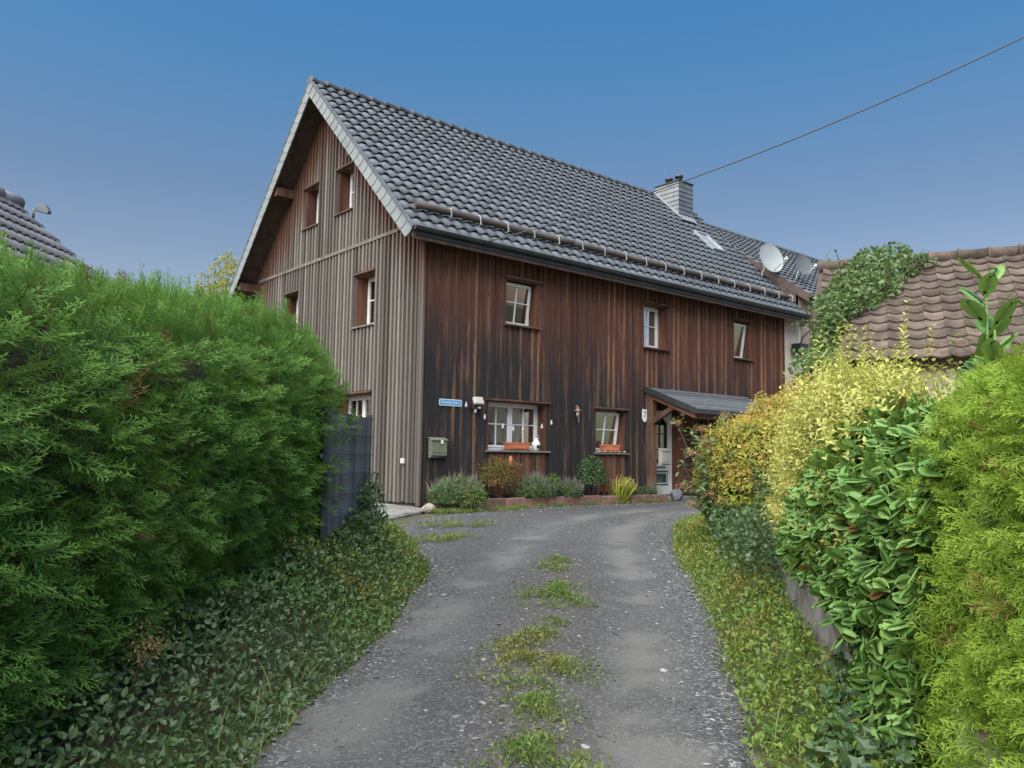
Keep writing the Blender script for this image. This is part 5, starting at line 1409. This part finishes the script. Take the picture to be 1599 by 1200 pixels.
pri = thing('golden_privet', (-2.2, -9.2, .05), 'yellow variegated privet bush with upright shoots behind the laurel', 'bush')
hp = Hedge(Q0, dW, nW, .6, 4.45, lambda a: np.interp(a, [1, 2.4, 4.5], [.1, -.05, .05]), lambda a: np.interp(a, [.6, 1.2, 2, 3, 3.9, 4.45], [1.30, 1.44, 1.60, 1.66, 1.56, 1.1]),
           [(-.05, 0), (.10, .25), (.16, .55), (.05, .85), (-.15, .97), (-.5, 1.0), (-.95, .9)], round0=.3, round1=.6, bumps=.12, seed=23, width=1.1)
hp.core('inner_branches', pri, .2, 40, 20)
def shoots(k, hedge_, zmin, lens, up_bias, cnt, leaf_len, mat, name, parent, filt=None, temps=(LEAFN,)):
    P0, Nn, a, t = hedge_.sample(k, (.02, .2)); kp = t < .88
    if filt is not None: kp &= filt(P0, Nn, a, t)
    P0, Nn = P0[kp], Nn[kp]; k = len(P0)
    D = unit(Nn*.55+arr(UP, k)*up_bias+rng.normal(0, .22, (k, 3))); Ln = rng.uniform(*lens, k)
    PP, DD, NN_, SS, RR_ = [], [], [], [], []
    A = unit(np.cross(D, rnd_dirs(k))); B = np.cross(D, A)
    for q in range(cnt):
        f_ = (q+.5)/cnt
        for sg in (-1, 1):
            ax = (A if q % 2 else B)*sg
            PP.append(P0+D*(Ln*f_)[:,None]-D*.08); dd = unit(ax+D*(.55+.5*f_)+rng.normal(0, .15, (k, 3))); DD.append(dd); NN_.append(unit(D-ax*.4+rng.normal(0, .15, (k, 3))))
            SS.append(rng.uniform(.75, 1.2, k)*leaf_len*(1-.35*f_)); RR_.append(rng.random(k))
    foliage(name+'_twigs', [blade_temp(2, .012, .12)], P0-D*.12, D, rnd_dirs(k), np.stack([Ln+.06, np.full(k, .45), np.full(k, 1.)], 1), MAT['privet_g'], parent)
    foliage(name, list(temps), np.concatenate(PP), np.concatenate(DD), np.concatenate(NN_), np.concatenate(SS), mat, parent, rnd=np.concatenate(RR_))
shoots(2000, hp, 0, (.14, .30), .5, 6, .062, MAT['privet'], 'leaves', pri)
shoots(190, hp, 0, (.30, .66), 1.8, 16, .062, MAT['privet'], 'upright_shoots', pri, filt=lambda P, Nn, a, t: (Nn[:,2] > .5))
shoots(70, hp, 0, (.3, .6), 1.6, 10, .06, MAT['privet_g'], 'green_shoots', pri, filt=lambda P, Nn, a, t: (Nn[:,2] > .5))
for q in range(5):
    x, y = QP(1.6+q*.6, -.4); m = MB(); m.tube([(x, y, -.1), (x+.05, y+.02, .6), (x, y, 1.2)], [.025, .02, .008], 6); m.build('stem', MAT['bark'], pri)

# ------------------------------------------------------------------ shrubs at the bend
def ellipsoid(k, c, r, lo=-.3, ins=.18, bump=.18, seed=1):
    d = rnd_dirs(k*2); d = d[d[:,2] > lo][:k]; k = len(d)
    b = 1+bump*2*(fbm(d[:,0]*2.2+5+d[:,2], d[:,1]*2.2+9+d[:,2]*1.7, seed)-.5)
    rr = b*(1-ins*rng.random(k)**1.5)
    return np.array(c)+d*np.array(r)*rr[:,None], unit(d/np.array(r)), d
gs = thing('gold_flowering_shrub', (.98, -6.94, -.1), 'rounded shrub with ochre flower panicles and yellow green leaves', 'shrub')
GC, GR = (.98, -6.94, .52), (.95, .85, 1.20)
P, Nn, d = ellipsoid(9500, GC, GR, -.45, .25, .34, 3); k = len(P)
D = unit(.5*Nn+rnd_dirs(k)*.7-arr(UP, k)*.15); NN = unit(Nn+.6*arr(UP, k)+rng.normal(0, .35, (k, 3)))
yel = np.clip(fbm(P[:,0]*2.5, P[:,2]*2.5+P[:,1], 31)*1.3-.28+.25*d[:,2]+rng.normal(0, .2, k), 0, .999)
foliage('leaves', [OVAL, LEAF3], P, D, NN, rng.uniform(.05, .085, k), MAT['gold'], gs, rnd=yel)
P, Nn, d = ellipsoid(21000, np.array(GC)+np.array((0, 0, .03)), np.array(GR)*1.03, .0, .12, .34, 3)
kp = fbm(d[:,0]*3+2, d[:,1]*3+4, 37) > .26; P, Nn = P[kp], Nn[kp]; k = len(P)
foliage('flower_panicles', [LEAF], P+rng.normal(0, .02, (k, 3)), rnd_dirs(k), rnd_dirs(k), rng.uniform(.022, .045, k), MAT['panicle'], gs)
bm = MB(); bm.lathe([(.01, -.6), (.62, -.3), (.75, .1), (.6, .6), (.3, .85), (.0, .95)], Matrix.Translation(GC), 16); bm.build('inner_branches', MAT['twig'], gs)  # dark hull fills the shrub, in place of its shaded inside
for q in range(5):
    m = MB(); an = q*1.3; m.tube([(.98, -6.94, -.15), (.98+.3*math.cos(an), -6.94+.3*math.sin(an), .5), (.98+.6*math.cos(an), -6.94+.6*math.sin(an), 1.1)], [.025, .018, .008], 6); m.build('stem', MAT['bark'], gs)
# upper cluster to the right of the shrub
P, Nn, d = ellipsoid(2200, (1.95, -6.9, 1.78), (.42, .42, .35), -.8, .4, .3, 8); k = len(P)
foliage('upper_cluster', [OVAL, LEAF], P, unit(Nn*.5+rnd_dirs(k)), unit(Nn+arr(UP, k)), rng.uniform(.03, .07, k), MAT['panicle'], gs)
hy = thing('hydrangea', (-.1, -6.15, -.15), 'grey green hydrangea with faded brown flower heads left of the gold shrub', 'shrub')
PP, DD, NN_, SS = [], [], [], []
heads = []
for q in range(26):
    a0 = rng.uniform(1.9, 4.2); rr = rng.uniform(.1, .45); h = rng.uniform(.35, 1.55) if q else 1.62
    bx_, by_ = .40+.1*math.cos(a0), -6.55+.1*math.sin(a0)
    tip = np.array((bx_+rr*math.cos(a0)-.12, by_+rr*math.sin(a0)+.06, -.15+h)); b0 = np.array((bx_, by_, -.18))
    m = MB(); m.tube([b0, (b0+tip)/2+np.array((0, 0, .12)), tip], [.008, .006, .004], 5); m.build('stem', MAT['bark'], hy)
    for k_ in range(9):
        f_ = .3+.7*k_/8; p = b0+(tip-b0)*f_+np.array((0, 0, .12*math.sin(math.pi*f_)))
        for sg in (-1, 1):
            an = k_*1.57+(0 if sg > 0 else math.pi)+q
            PP.append(p); DD.append((math.cos(an), math.sin(an), -.15)); NN_.append((0, 0, 1.)); SS.append(rng.uniform(.08, .13))
    if q % 3 == 0: heads.append(tip)
foliage('leaves', [LEAFN, LEAF3], np.array(PP), unit(np.array(DD)+rng.normal(0, .2, (len(PP), 3))), unit(np.array(NN_)+rng.normal(0, .3, (len(PP), 3))), np.array(SS), MAT['hydr'], hy)
for h_ in heads:
    c = np.repeat([h_], 150, 0)+rng.normal(0, 1, (150, 3))*np.array((.045, .045, .025))
    foliage('flower_head', [LEAF], c, rnd_dirs(150), unit(arr(UP, 150)+rnd_dirs(150)), rng.uniform(.018, .03, 150), MAT['hydrhead'], hy, kind='stuff')

# ------------------------------------------------------------------ ground cover and weeds
def cover(name, label, cat, k, region, hfun, temps, size, mat, upb=.8, spread=.6, zf=gz, gap=.0):
    """region(k)-> x,y,w ; hfun(x,y) mound height"""
    x, y = region(k); h = hfun(x, y); kp = (h > .002)&(fbm(x*7+1, y*7+2, 33) > (gap+.25*(rng.random(k)-.5))); x, y, h = x[kp], y[kp], h[kp]; k = len(x)
    f_ = rng.random(k)**.55; z = zf(x, y)+h*f_+.004
    e = .05; gx = (hfun(x+e, y)-hfun(x-e, y))/(2*e); gy = (hfun(x, y+e)-hfun(x, y-e))/(2*e)
    Nn = unit(np.stack([-gx, -gy, np.ones(k)], 1)); D = unit(Nn*upb*.5+rnd_dirs(k)*spread+arr(UP, k)*.1); NN = unit(Nn+rng.normal(0, .35, (k, 3)))
    o = foliage(name, temps, np.stack([x, y, z], 1), D, NN, rng.uniform(size[0], size[1], k), mat)
    return tag(o, label, cat, kind='stuff')
def along(P, s_rng, n_rng, pw=1.):
    Q = resample(P, 400); T = np.gradient(Q, axis=0); T /= np.linalg.norm(T, axis=1)[:,None]; Nr = np.stack([-T[:,1], T[:,0]], 1)
    def f(k):
        u = rng.uniform(s_rng[0], s_rng[1], k); i = (u*399).astype(int); n_ = n_rng[0]+(n_rng[1]-n_rng[0])*rng.random(k)**pw
        p = Q[i]+Nr[i]*n_[:,None]+rng.normal(0, .03, (k, 2)); return p[:,0], p[:,1]
    return f
def out_l(x, y): d_, s_ = polydist(x, y, LEFT); return d_*np.where(s_ > 0, 1, -1)
def out_r(x, y): d_, s_ = polydist(x, y, RIGHT); return d_*np.where(s_ < 0, 1, -1)
VL = np.array([(-9.2,-11.1),(-8.5,-10.45),(-7.07,-9.09),(-5.1,-7.19),(-3.57,-5.44),(-2.75,-3.9),(-2.3,-2.7)], float)
mound_l = lambda x, y: np.clip(.06+.30*sstep(-.05, .75, out_l(x, y)+.2*(fbm(x*2, y*2, 50)-.5)), 0, 1)*sstep(-.12, .06, out_l(x, y)+.22*(fbm(x*3, y*3, 51)-.5))*(.55+.9*fbm(x*2.5, y*2.5, 52))
cover('ground_cover', 'grey green trailing ground cover under the left hedge', 'ground cover', 34000, along(VL, (.0, .80), (-.14, 1.25), .9), mound_l, [LEAF, OVAL], (.03, .055), MAT['vinca'])
cover('verge_weeds', 'leafy green weeds on the left verge near the fence', 'weeds', 12000, along(VL, (.52, 1.0), (-.14, 1.4), .9), lambda x, y: mound_l(x, y)*1.15, [LEAF, OVAL], (.03, .055), MAT['herb'])
cover('verge_grass', 'short grass fringing the left edge of the driveway', 'grass', 3500, along(VL, (.1, 1.), (-.15, .35)), lambda x, y: .02*np.ones_like(x), [BLADE], (.05, .12), MAT['grass'], 2.2, .5)
VR = np.array([(-7.2,-12.45),(-6.4,-11.75),(-5.08,-10.62),(-3.97,-9.68),(-2.16,-8.09),(-.15,-6.21),(1.9,-4.6),(3.6,-3.65)], float)
mound_r = lambda x, y: np.clip(.05+.16*sstep(0, .5, out_r(x, y)), 0, 1)*sstep(-.12, .05, out_r(x, y)+.2*(fbm(x*3, y*3, 61)-.5))*(.4+1.2*fbm(x*3, y*3, 62))
cover('right_verge_weeds', 'yellow green weeds between the driveway and the retaining wall', 'weeds', 38000, along(VR, (0, 1.), (.12, -.95), .85), mound_r, [LEAF, OVAL, LEAFN], (.018, .05), MAT['weed'])
cover('right_verge_grass', 'short grass fringing the right edge of the driveway', 'grass', 3000, along(VR, (.1, 1.), (.14, -.5)), lambda x, y: .02*np.ones_like(x), [BLADE], (.06, .14), MAT['grass'], 2.2, .5)
cover('right_verge_herbs', 'taller dark green herbs among the weeds on the right verge', 'weeds', 5200, along(VR, (.08, .85), (0., -.9)), lambda x, y: .05+.30*np.clip(fbm(x*2.2, y*2.2, 66)-.35, 0, 1), [LEAFN, OVAL], (.035, .075), MAT['herb'], gap=.50)
cover('right_verge_tall_grass', 'longer grass blades among the weeds on the right verge', 'grass', 900, along(VR, (.05, .9), (0., -.8)), lambda x, y: .02*np.ones_like(x), [BLADE], (.12, .26), MAT['grass'], 2.6, .5, gap=.45)
cover('left_verge_tall_grass', 'longer grass blades in the ground cover on the left verge', 'grass', 900, along(VL, (.05, 1.), (0., 1.)), lambda x, y: .10*np.ones_like(x), [BLADE], (.10, .24), MAT['grass'], 2.4, .6, gap=.45)
VI = np.array([(-2.6,-8.75),(-1.6,-7.85),(-.4,-6.75),(.3,-6.2)], float)
cover('ivy_mound', 'dark ivy mound below the privet at the bend', 'ivy', 6500, along(VI, (0, 1), (-.1, -1.0)), lambda x, y: sstep(-.05, .45, out_r(x, y))*.62*(.5+fbm(x*2, y*2, 71)), [IVY, LEAF], (.035, .06), MAT['ivy'])
# ivy hanging over the wall
k = 1500; s_ = rng.uniform(-.6, 3.0, k); dn_ = rng.random(k)**1.6*np.interp(s_, [-.6, .2, 1.5, 3], [.6, .5, .3, .35])
x, y = QP(s_, rng.uniform(.02, .07, k)); z = base_z(x, y)+.50-dn_+.03
kp = fbm(s_*3, dn_*4, 77) > .42; x, y, z = x[kp], y[kp], z[kp]; k = len(x)
o = foliage('hanging_ivy', [IVY], np.stack([x, y, z], 1), unit(arr(nW, k)*.3-arr(UP, k)*.6+rng.normal(0, .4, (k, 3))), unit(arr(nW, k)+rng.normal(0, .3, (k, 3))), rng.uniform(.045, .085, k), MAT['ivy'])
tag(o, 'dark ivy hanging down the face of the retaining wall', 'ivy', kind='stuff')
k = 1300; s_ = rng.uniform(-1.6, .75, k); n_ = rng.uniform(-.05, .42, k)*np.interp(s_, [-1.6, -.3, .75], [1.2, 1., .3]); x, y = QP(s_, n_)
h_ = np.interp(n_, [-.05, .1, .45], [.42, .26, .05])*(.5+fbm(s_*4, n_*6, 78)); z = base_z(x, y)+h_*rng.random(k)**.4+.03
o = foliage('corner_ivy', [IVY], np.stack([x, y, z], 1), unit(arr(nW, k)*.5+rnd_dirs(k)*.7), unit(arr(nW, k)*.6+arr(UP, k)*.7+rng.normal(0, .3, (k, 3))), rng.uniform(.05, .10, k), MAT['ivy'])
tag(o, 'large leaved dark ivy at the foot of the thuja hedge', 'ivy', kind='stuff')
# weeds in the middle of the driveway
CL = [(-5.98,-9.98,.26,.5),(-5.55,-9.5,.2,.6),(-5.12,-8.98,.34,1.),(-4.8,-8.6,.26,.9),(-4.2,-8.15,.12,.5),(-3.62,-7.55,.30,.55),(-3.3,-7.2,.26,.5),(-2.55,-6.45,.22,.5),(-2.2,-6.1,.16,.5),(-6.7,-10.6,.22,.5),(-4.5,-8.35,.12,.4)]
def clumps(k):
    w_ = np.array([c[2]**2 for c in CL]); i = rng.choice(len(CL), k, p=w_/w_.sum()); c = np.array(CL)[i]
    r_ = c[:,2]*np.sqrt(rng.random(k))*rng.uniform(.5, 1.6, k); an = rng.random(k)*6.283; return c[:,0]+r_*np.cos(an), c[:,1]+r_*np.sin(an)
def clump_h(x, y):
    h = np.zeros_like(x)
    for cx_, cy_, r_, hh_ in CL: h = np.maximum(h, .11*hh_*sstep(r_*1.15, r_*.2, np.hypot(x-cx_, y-cy_)))
    return h*(.4+1.2*fbm(x*6, y*6, 80))+.003
cover('centre_strip_weeds', 'clumps of clover and weeds down the middle of the driveway', 'weeds', 11000, clumps, clump_h, [LEAF, OVAL, LEAFN], (.012, .034), MAT['herb'], zf=drive_z, gap=.46)
cover('centre_strip_grass', 'yellowish grass tufts down the middle of the driveway', 'grass', 7000, clumps, lambda x, y: .01*np.ones_like(x), [BLADE], (.05, .10), MAT['grass'], 1.6, .7, zf=drive_z, gap=.46)
# grass before the flower bed and on the forecourt
PT = [(.2,-1.05,.55,.28),(1.1,-1.0,.6,.25),(2.0,-.85,.5,.15),(2.9,-.78,.35,.14),(3.9,-.76,.4,.14),(5.0,-.74,.5,.12),(6.0,-.74,.45,.12),(-1.35,-2.75,.5,.18),(-.9,-2.95,.35,.12),(-2.3,-3.9,.4,.2),(-1.9,-3.95,.3,.15),(7.6,-.9,.4,.1)]
def patches(k):
    i = rng.choice(len(PT), k, p=np.array([c[2]*c[3] for c in PT])/sum(c[2]*c[3] for c in PT)); c = np.array(PT)[i]
    r_ = np.sqrt(rng.random(k)); an = rng.random(k)*6.283; return c[:,0]+c[:,2]*r_*np.cos(an), c[:,1]+c[:,3]*1.3*r_*np.sin(an)
fz = lambda x, y: np.maximum(drive_z(x, y), gz(x, y))
cover('forecourt_grass', 'patches of grass between the gravel and the flower bed', 'grass', 9000, patches, lambda x, y: .01*np.ones_like(x), [BLADE], (.05, .13), MAT['grass'], 1.8, .7, zf=fz, gap=.46)
cover('forecourt_weeds', 'low green weeds between the gravel and the flower bed', 'weeds', 3500, patches, lambda x, y: .05*np.ones_like(x), [LEAF, OVAL], (.025, .05), MAT['herb'], zf=fz, gap=.46)
# ivy at the foot of the fence
k = 3600; u = rng.random(k); hh = rng.random(k)*np.interp(u, [0, .2, .5, 1], [.75, .85, .45, .35])*(.5+fbm(u*9, u*3, 90)); off = rng.uniform(.02, .32, k)*(1-.5*hh)
p = np.array(f0)[None,:2]+(np.array(f1)-np.array(f0))[None,:2]*u[:,None]; side_ = np.array((-fd_.y, fd_.x))
side_ = side_ if side_ @ np.array((1, -1)) > 0 else -side_
xy = p+side_[None]*off[:,None]
o = foliage('fence_ivy', [LEAF, IVY], np.stack([xy[:,0], xy[:,1], gz(xy[:,0], xy[:,1])+hh+.02], 1), unit(rnd_dirs(k)+np.array((side_[0], side_[1], .2))*.6), unit(np.array((side_[0], side_[1], .6))+rng.normal(0, .4, (k, 3))), rng.uniform(.03, .055, k), MAT['ivy'])
tag(o, 'dark ivy climbing at the foot of the mesh fence', 'ivy', kind='stuff')
# ivy on the barn roof
k = 5200; v_ = rng.random(k)**.8; lo_ = np.interp(v_, [0, .25, .5, .75, 1], [.1, .05, -.02, .30, .5]); hi_ = np.interp(v_, [0, .25, .5, .75, 1], [.38, .55, 1.0, 1.45, 1.65])
hi_ = hi_*(.62+.75*fbm(v_*7, v_*0+2, 96)); a_ = lo_+(hi_-lo_)*rng.random(k); edge_ = np.minimum(a_-lo_, hi_-a_)/.25
kp = fbm(a_*5+3, v_*11, 95) > .52-.30*np.clip(edge_, 0, 1); v_, a_, edge_ = v_[kp], a_[kp], np.clip(edge_[kp], .1, 1); k = len(v_); wid = np.ones(k)
bLn, bdn, bupn, bnn = np.array(bL), np.array(bd), np.array(bup), np.array(bnr)
lift = rng.random(k)**.7*(.12+.30*fbm(a_*4, v_*9, 97))*edge_+.05
P = bLn-bdn*a_[:,None]+bupn*(v_*bsl*1.04)[:,None]+bnn*lift[:,None]
Nn = unit(arr(bnn, k)+arr(bdn, k)*.4); D = unit(rnd_dirs(k)*.8-arr(bupn, k)*.5+Nn*.2)
iv = thing('roof_ivy', tuple(bL), 'bushy ivy growing over the left end of the brown barn roof', 'ivy')
foliage('leaves', [IVY, LEAF], P, D, unit(Nn+rng.normal(0, .4, (k, 3))), rng.uniform(.05, .09, k), MAT['ivy_l'], iv)
k = 900; P = bLn-bdn*rng.normal(.18, .16, k)[:,None]+bupn*rng.uniform(-.1, .35, k)[:,None]-arr(UP, k)*(rng.random(k)[:,None]**1.5*.95)-arr(np.array(bn), k)*rng.uniform(.02, .2, k)[:,None]
foliage('hanging_leaves', [IVY], P, unit(rnd_dirs(k)*.7-arr(UP, k)*.5), unit(-arr(np.array(bn), k)+arr(bdn, k)*.5+rng.normal(0, .4, (k, 3))), rng.uniform(.05, .09, k), MAT['ivy_l'], iv)
for q in range(14):
    v0 = random.random(); a0_ = float(np.interp(v0, [0, .5, 1], [.2, .3, .9])); c0 = bL-bd*(a0_+random.uniform(-.2, .3))+bup*(v0*bsl)+bnr*.15; dd_ = Vector((random.gauss(0, .4), random.gauss(0, .4), 1)) if q > 4 else -cr*1.1+Vector((0, 0, random.uniform(-.05, .2)))
    ln = random.uniform(.25, .55); m = MB(); m.tube([c0, c0+dd_*ln*.5, c0+dd_*ln], [.006, .004, .002], 5); m.build('runner', MAT['bark'], iv)
    kk = 14; pp = np.array([c0+dd_*ln*(i/kk) for i in range(kk)]); foliage('runner_leaves', [IVY], pp, rnd_dirs(kk), unit(rnd_dirs(kk)+arr(UP, kk)), rng.uniform(.04, .07, kk), MAT['ivy_l'], iv, kind='stuff')

# ------------------------------------------------------------------ flower bed plants
def tuft(k, c, r, hts, lean, temps, mat, name, parent, wid=1.):
    an = rng.random(k)*6.283; rr = r*np.sqrt(rng.random(k)); x, y = c[0]+rr*np.cos(an), c[1]+rr*np.sin(an)*.75
    D = unit(np.stack([np.cos(an)*lean*rr/r, np.sin(an)*lean*rr/r, np.ones(k)], 1)+rng.normal(0, .13, (k, 3))); Nn = unit(np.stack([-np.cos(an), -np.sin(an), np.full(k, .3)], 1)+rng.normal(0, .4, (k, 3)))
    return foliage(name, temps, np.stack([x, y, np.full(k, c[2])], 1), D, -Nn, rng.uniform(hts[0], hts[1], k), mat, parent, kind='stuff')
SPIKE = blade_temp(4, .018, .5)
def lavender(c, r, h, label):
    t = thing('lavender_bush', c, label, 'lavender', 'lavender in the flower bed')
    sd_ = int(c[0]*17)
    P, Nn, d_ = ellipsoid(int(5200*r/.6), (c[0], c[1], c[2]+h*.22), (r*.95, r*.7, h*.52), -.25, .35, .38, sd_); k = len(P)
    foliage('leaves', [LEAFN, blade_temp(2, .09, .5)], P, unit(Nn*.6+arr(UP, k)*.6+rnd_dirs(k)*.55), unit(Nn+rnd_dirs(k)*.6), rng.uniform(.03, .075, k), MAT['hydr'], t)
    P, Nn, d_ = ellipsoid(int(1000*r/.6), (c[0], c[1], c[2]+h*.22), (r*.9, r*.66, h*.48), -.1, .3, .38, sd_); k = len(P)
    foliage('flower_stalks', [SPIKE, blade_temp(3, .05, .3)], P, unit(Nn*.5+arr(UP, k)*.8+rnd_dirs(k)*.3), rnd_dirs(k), rng.uniform(.10, .30, k)*(.5+fbm(P[:,0]*5, P[:,1]*5, 3)), MAT['lavender'], t)
lavender((.42, -.62, -.05), .62, .72, 'largest lavender bush with dry flower spikes at the house corner')
lavender((2.55, -.42, .0), .5, .62, 'lavender bush in the middle of the bed below the double window')
lavender((3.5, -.46, .0), .34, .48, 'small lavender bush left of the rose bush')
def leafy(name, label, cat, c, r, n_, mat, size, temps, lo=-.3):
    t = thing(name, (c[0], c[1], -.05), label, cat); P, Nn, d_ = ellipsoid(n_, c, r, lo, .45, .3, int(c[0]*10)); k = len(P)
    foliage('leaves', temps, P, unit(Nn*.5+rnd_dirs(k)*.7), unit(Nn+.5*arr(UP, k)+rng.normal(0, .35, (k, 3))), rng.uniform(size[0], size[1], k), mat, t)
    for q in range(4):
        an = q*1.6; m = MB(); m.tube([(c[0], c[1], -.1), (c[0]+r[0]*.5*math.cos(an), c[1]+r[1]*.5*math.sin(an), c[2]+r[2]*.3)], [.012, .006], 5); m.build('stem', MAT['bark'], t)
    return t
leafy('bronze_shrub', 'rounded bronze green shrub between the lavender bushes', 'shrub', (1.62, -.38, .46), (.50, .30, .46), 4200, MAT['redshrub'], (.022, .04), [LEAF, OVAL])
leafy('green_herb', 'light green leafy herb in front of the double window', 'plant', (2.95, -.5, .28), (.22, .18, .28), 700, MAT['herb'], (.035, .06), [LEAFN, LEAF])
leafy('rose_bush', 'dark green rose bush between the two ground floor windows', 'rose bush', (4.25, -.36, .45), (.40, .28, .50), 2200, MAT['rose'], (.03, .055), [OVAL, LEAF])
leafy('spurge', 'fresh green spurge in front of the large lavender', 'plant', (.55, -1.0, .08), (.32, .16, .25), 900, MAT['herb'], (.03, .05), [LEAFN])
leafy('variegated_shrub', 'small yellow variegated shrub right of the lily clump', 'shrub', (5.42, -.38, .22), (.20, .16, .24), 700, MAT['privet'], (.03, .05), [LEAFN])
mg = leafy('marigold_clump', 'low marigolds with yellow orange flowers near the porch', 'flowers', (6.0, -.38, .10), (.42, .15, .16), 1500, MAT['rose'], (.02, .04), [LEAFN])
for q in range(7):
    c = np.array((5.7+q*.1+random.uniform(-.03, .03), -.42-random.uniform(0, .08), .22+random.uniform(-.04, .06))); kk = 26; an = np.arange(kk)*2.4
    foliage('flower', [OVAL], np.tile(c, (kk, 1)), unit(np.stack([np.cos(an), np.sin(an), .15+.5*(np.arange(kk)/kk)], 1)), arr(UP, kk)+rng.normal(0, .1, (kk, 3)), np.linspace(.035, .015, kk), MAT['petal'], mg, kind='stuff')
dl_ = thing('daylily_clump', (5.0, -.56, -.1), 'clump of arching yellow green lily leaves in the bed', 'plant')
tuft(130, (5.0, -.56, -.06), .14, (.45, .75), 1.2, [BLADE_L], MAT['lily'], 'leaves', dl_)
dg = thing('dry_grass_tuft', (6.35, -.4, -.05), 'dry grass tuft beside the porch post', 'grass tuft')
tuft(90, (6.35, -.4, -.02), .16, (.3, .6), .7, [blade_temp(4, .014, .6)], MAT['lavender'], 'blades', dg)
for i_, (x_, z_) in enumerate(((2.2, .75), (2.42, .82), (2.62, .70))):
    t = thing('yarrow_stalk', (x_, -.35, 0), 'flat topped dry flower stalk in the bed, %s of three' % ('leftmost', 'middle', 'rightmost')[i_], 'flower', 'flat topped flower stalks')
    m = MB(); m.tube([(x_, -.35, 0), (x_+.02, -.36, z_)], .004, 5); m.build('stalk', MAT['bark'], t)
    c = np.repeat([(x_+.02, -.36, z_)], 40, 0)+rng.normal(0, 1, (40, 3))*np.array((.04, .04, .006)); foliage('flower_head', [LEAF], c, rnd_dirs(40), arr(UP, 40), rng.uniform(.015, .025, 40), MAT['hydrhead'], t, kind='stuff')

# dried flower stalk in the hedge, fallen leaves
t = thing('dried_flower_stalk', (-7.35, -8.35, -.4), 'rusty brown dried flower head at the foot of the left hedge', 'dried flower')
c0 = Vector((-7.42, -8.62, -.35)); m = MB(); m.tube([c0, c0+Vector((.06, -.05, .3))], .006, 5); m.build('stem', MAT['bark'], t)
c = np.repeat([tuple(c0+Vector((.08, -.06, .34)))], 260, 0)+rng.normal(0, 1, (260, 3))*np.array((.05, .05, .05)); foliage('flower_head', [LEAF], c, rnd_dirs(260), rnd_dirs(260), rng.uniform(.012, .025, 260), MAT['dry'], t, kind='stuff')
for (x, y, s_, lab) in ((-4.72, -10.93, .11, 'large pale dead leaf on the weeds at the foot of the wall'), (-4.86, -11.12, .13, 'curled brown dead leaf at the lower right corner')):
    V_, F_, e_ = leaf_temp(4, .55, .3, .4); an = random.random()*6
    me = np_mesh('fallen_leaf', V_*s_, F_, MAT['dry'], {'edge': e_, 'rnd': np.full(len(V_), .9)}, True)
    o = link_mesh('fallen_leaf', me, None, Matrix.Translation((x, y, float(gz(x, y))+.16)) @ Matrix.Rotation(an, 4, 'Z')); tag(o, lab, 'leaf')

# ------------------------------------------------------------------ yellow tree behind the gable
yt = thing('yellow_tree', (.9, 12.6, -.1), 'slender tree with yellow autumn leaves behind the gable', 'tree')
m = MB(); m.tube([(.9, 12.6, -.2), (.95, 12.55, 3), (.85, 12.65, 6.4)], [.16, .11, .03], 8); m.build('trunk', MAT['bark'], yt)
for q in range(12):
    an = q*2.4; z = 3.2+q*.28; m = MB(); m.tube([(.9, 12.6, z), (.9+.7*math.cos(an), 12.6+.7*math.sin(an), z+.6)], [.03, .01], 5); m.build('limb', MAT['bark'], yt)
P, Nn, d_ = ellipsoid(6500, (.9, 12.6, 5.2), (1.15, 1.15, 2.0), -.9, .7, .5, 12); k = len(P)
kp = fbm(P[:,0]*2.2+P[:,1], P[:,2]*2.2, 14) > .40; P = P[kp]; k = len(P)
foliage('crown', [LEAFN, LEAF], P, unit(rnd_dirs(k)-arr(UP, k)*.6), unit(rnd_dirs(k)+arr(UP, k)*.3), rng.uniform(.10, .17, k), MAT['yellowtree'], yt)
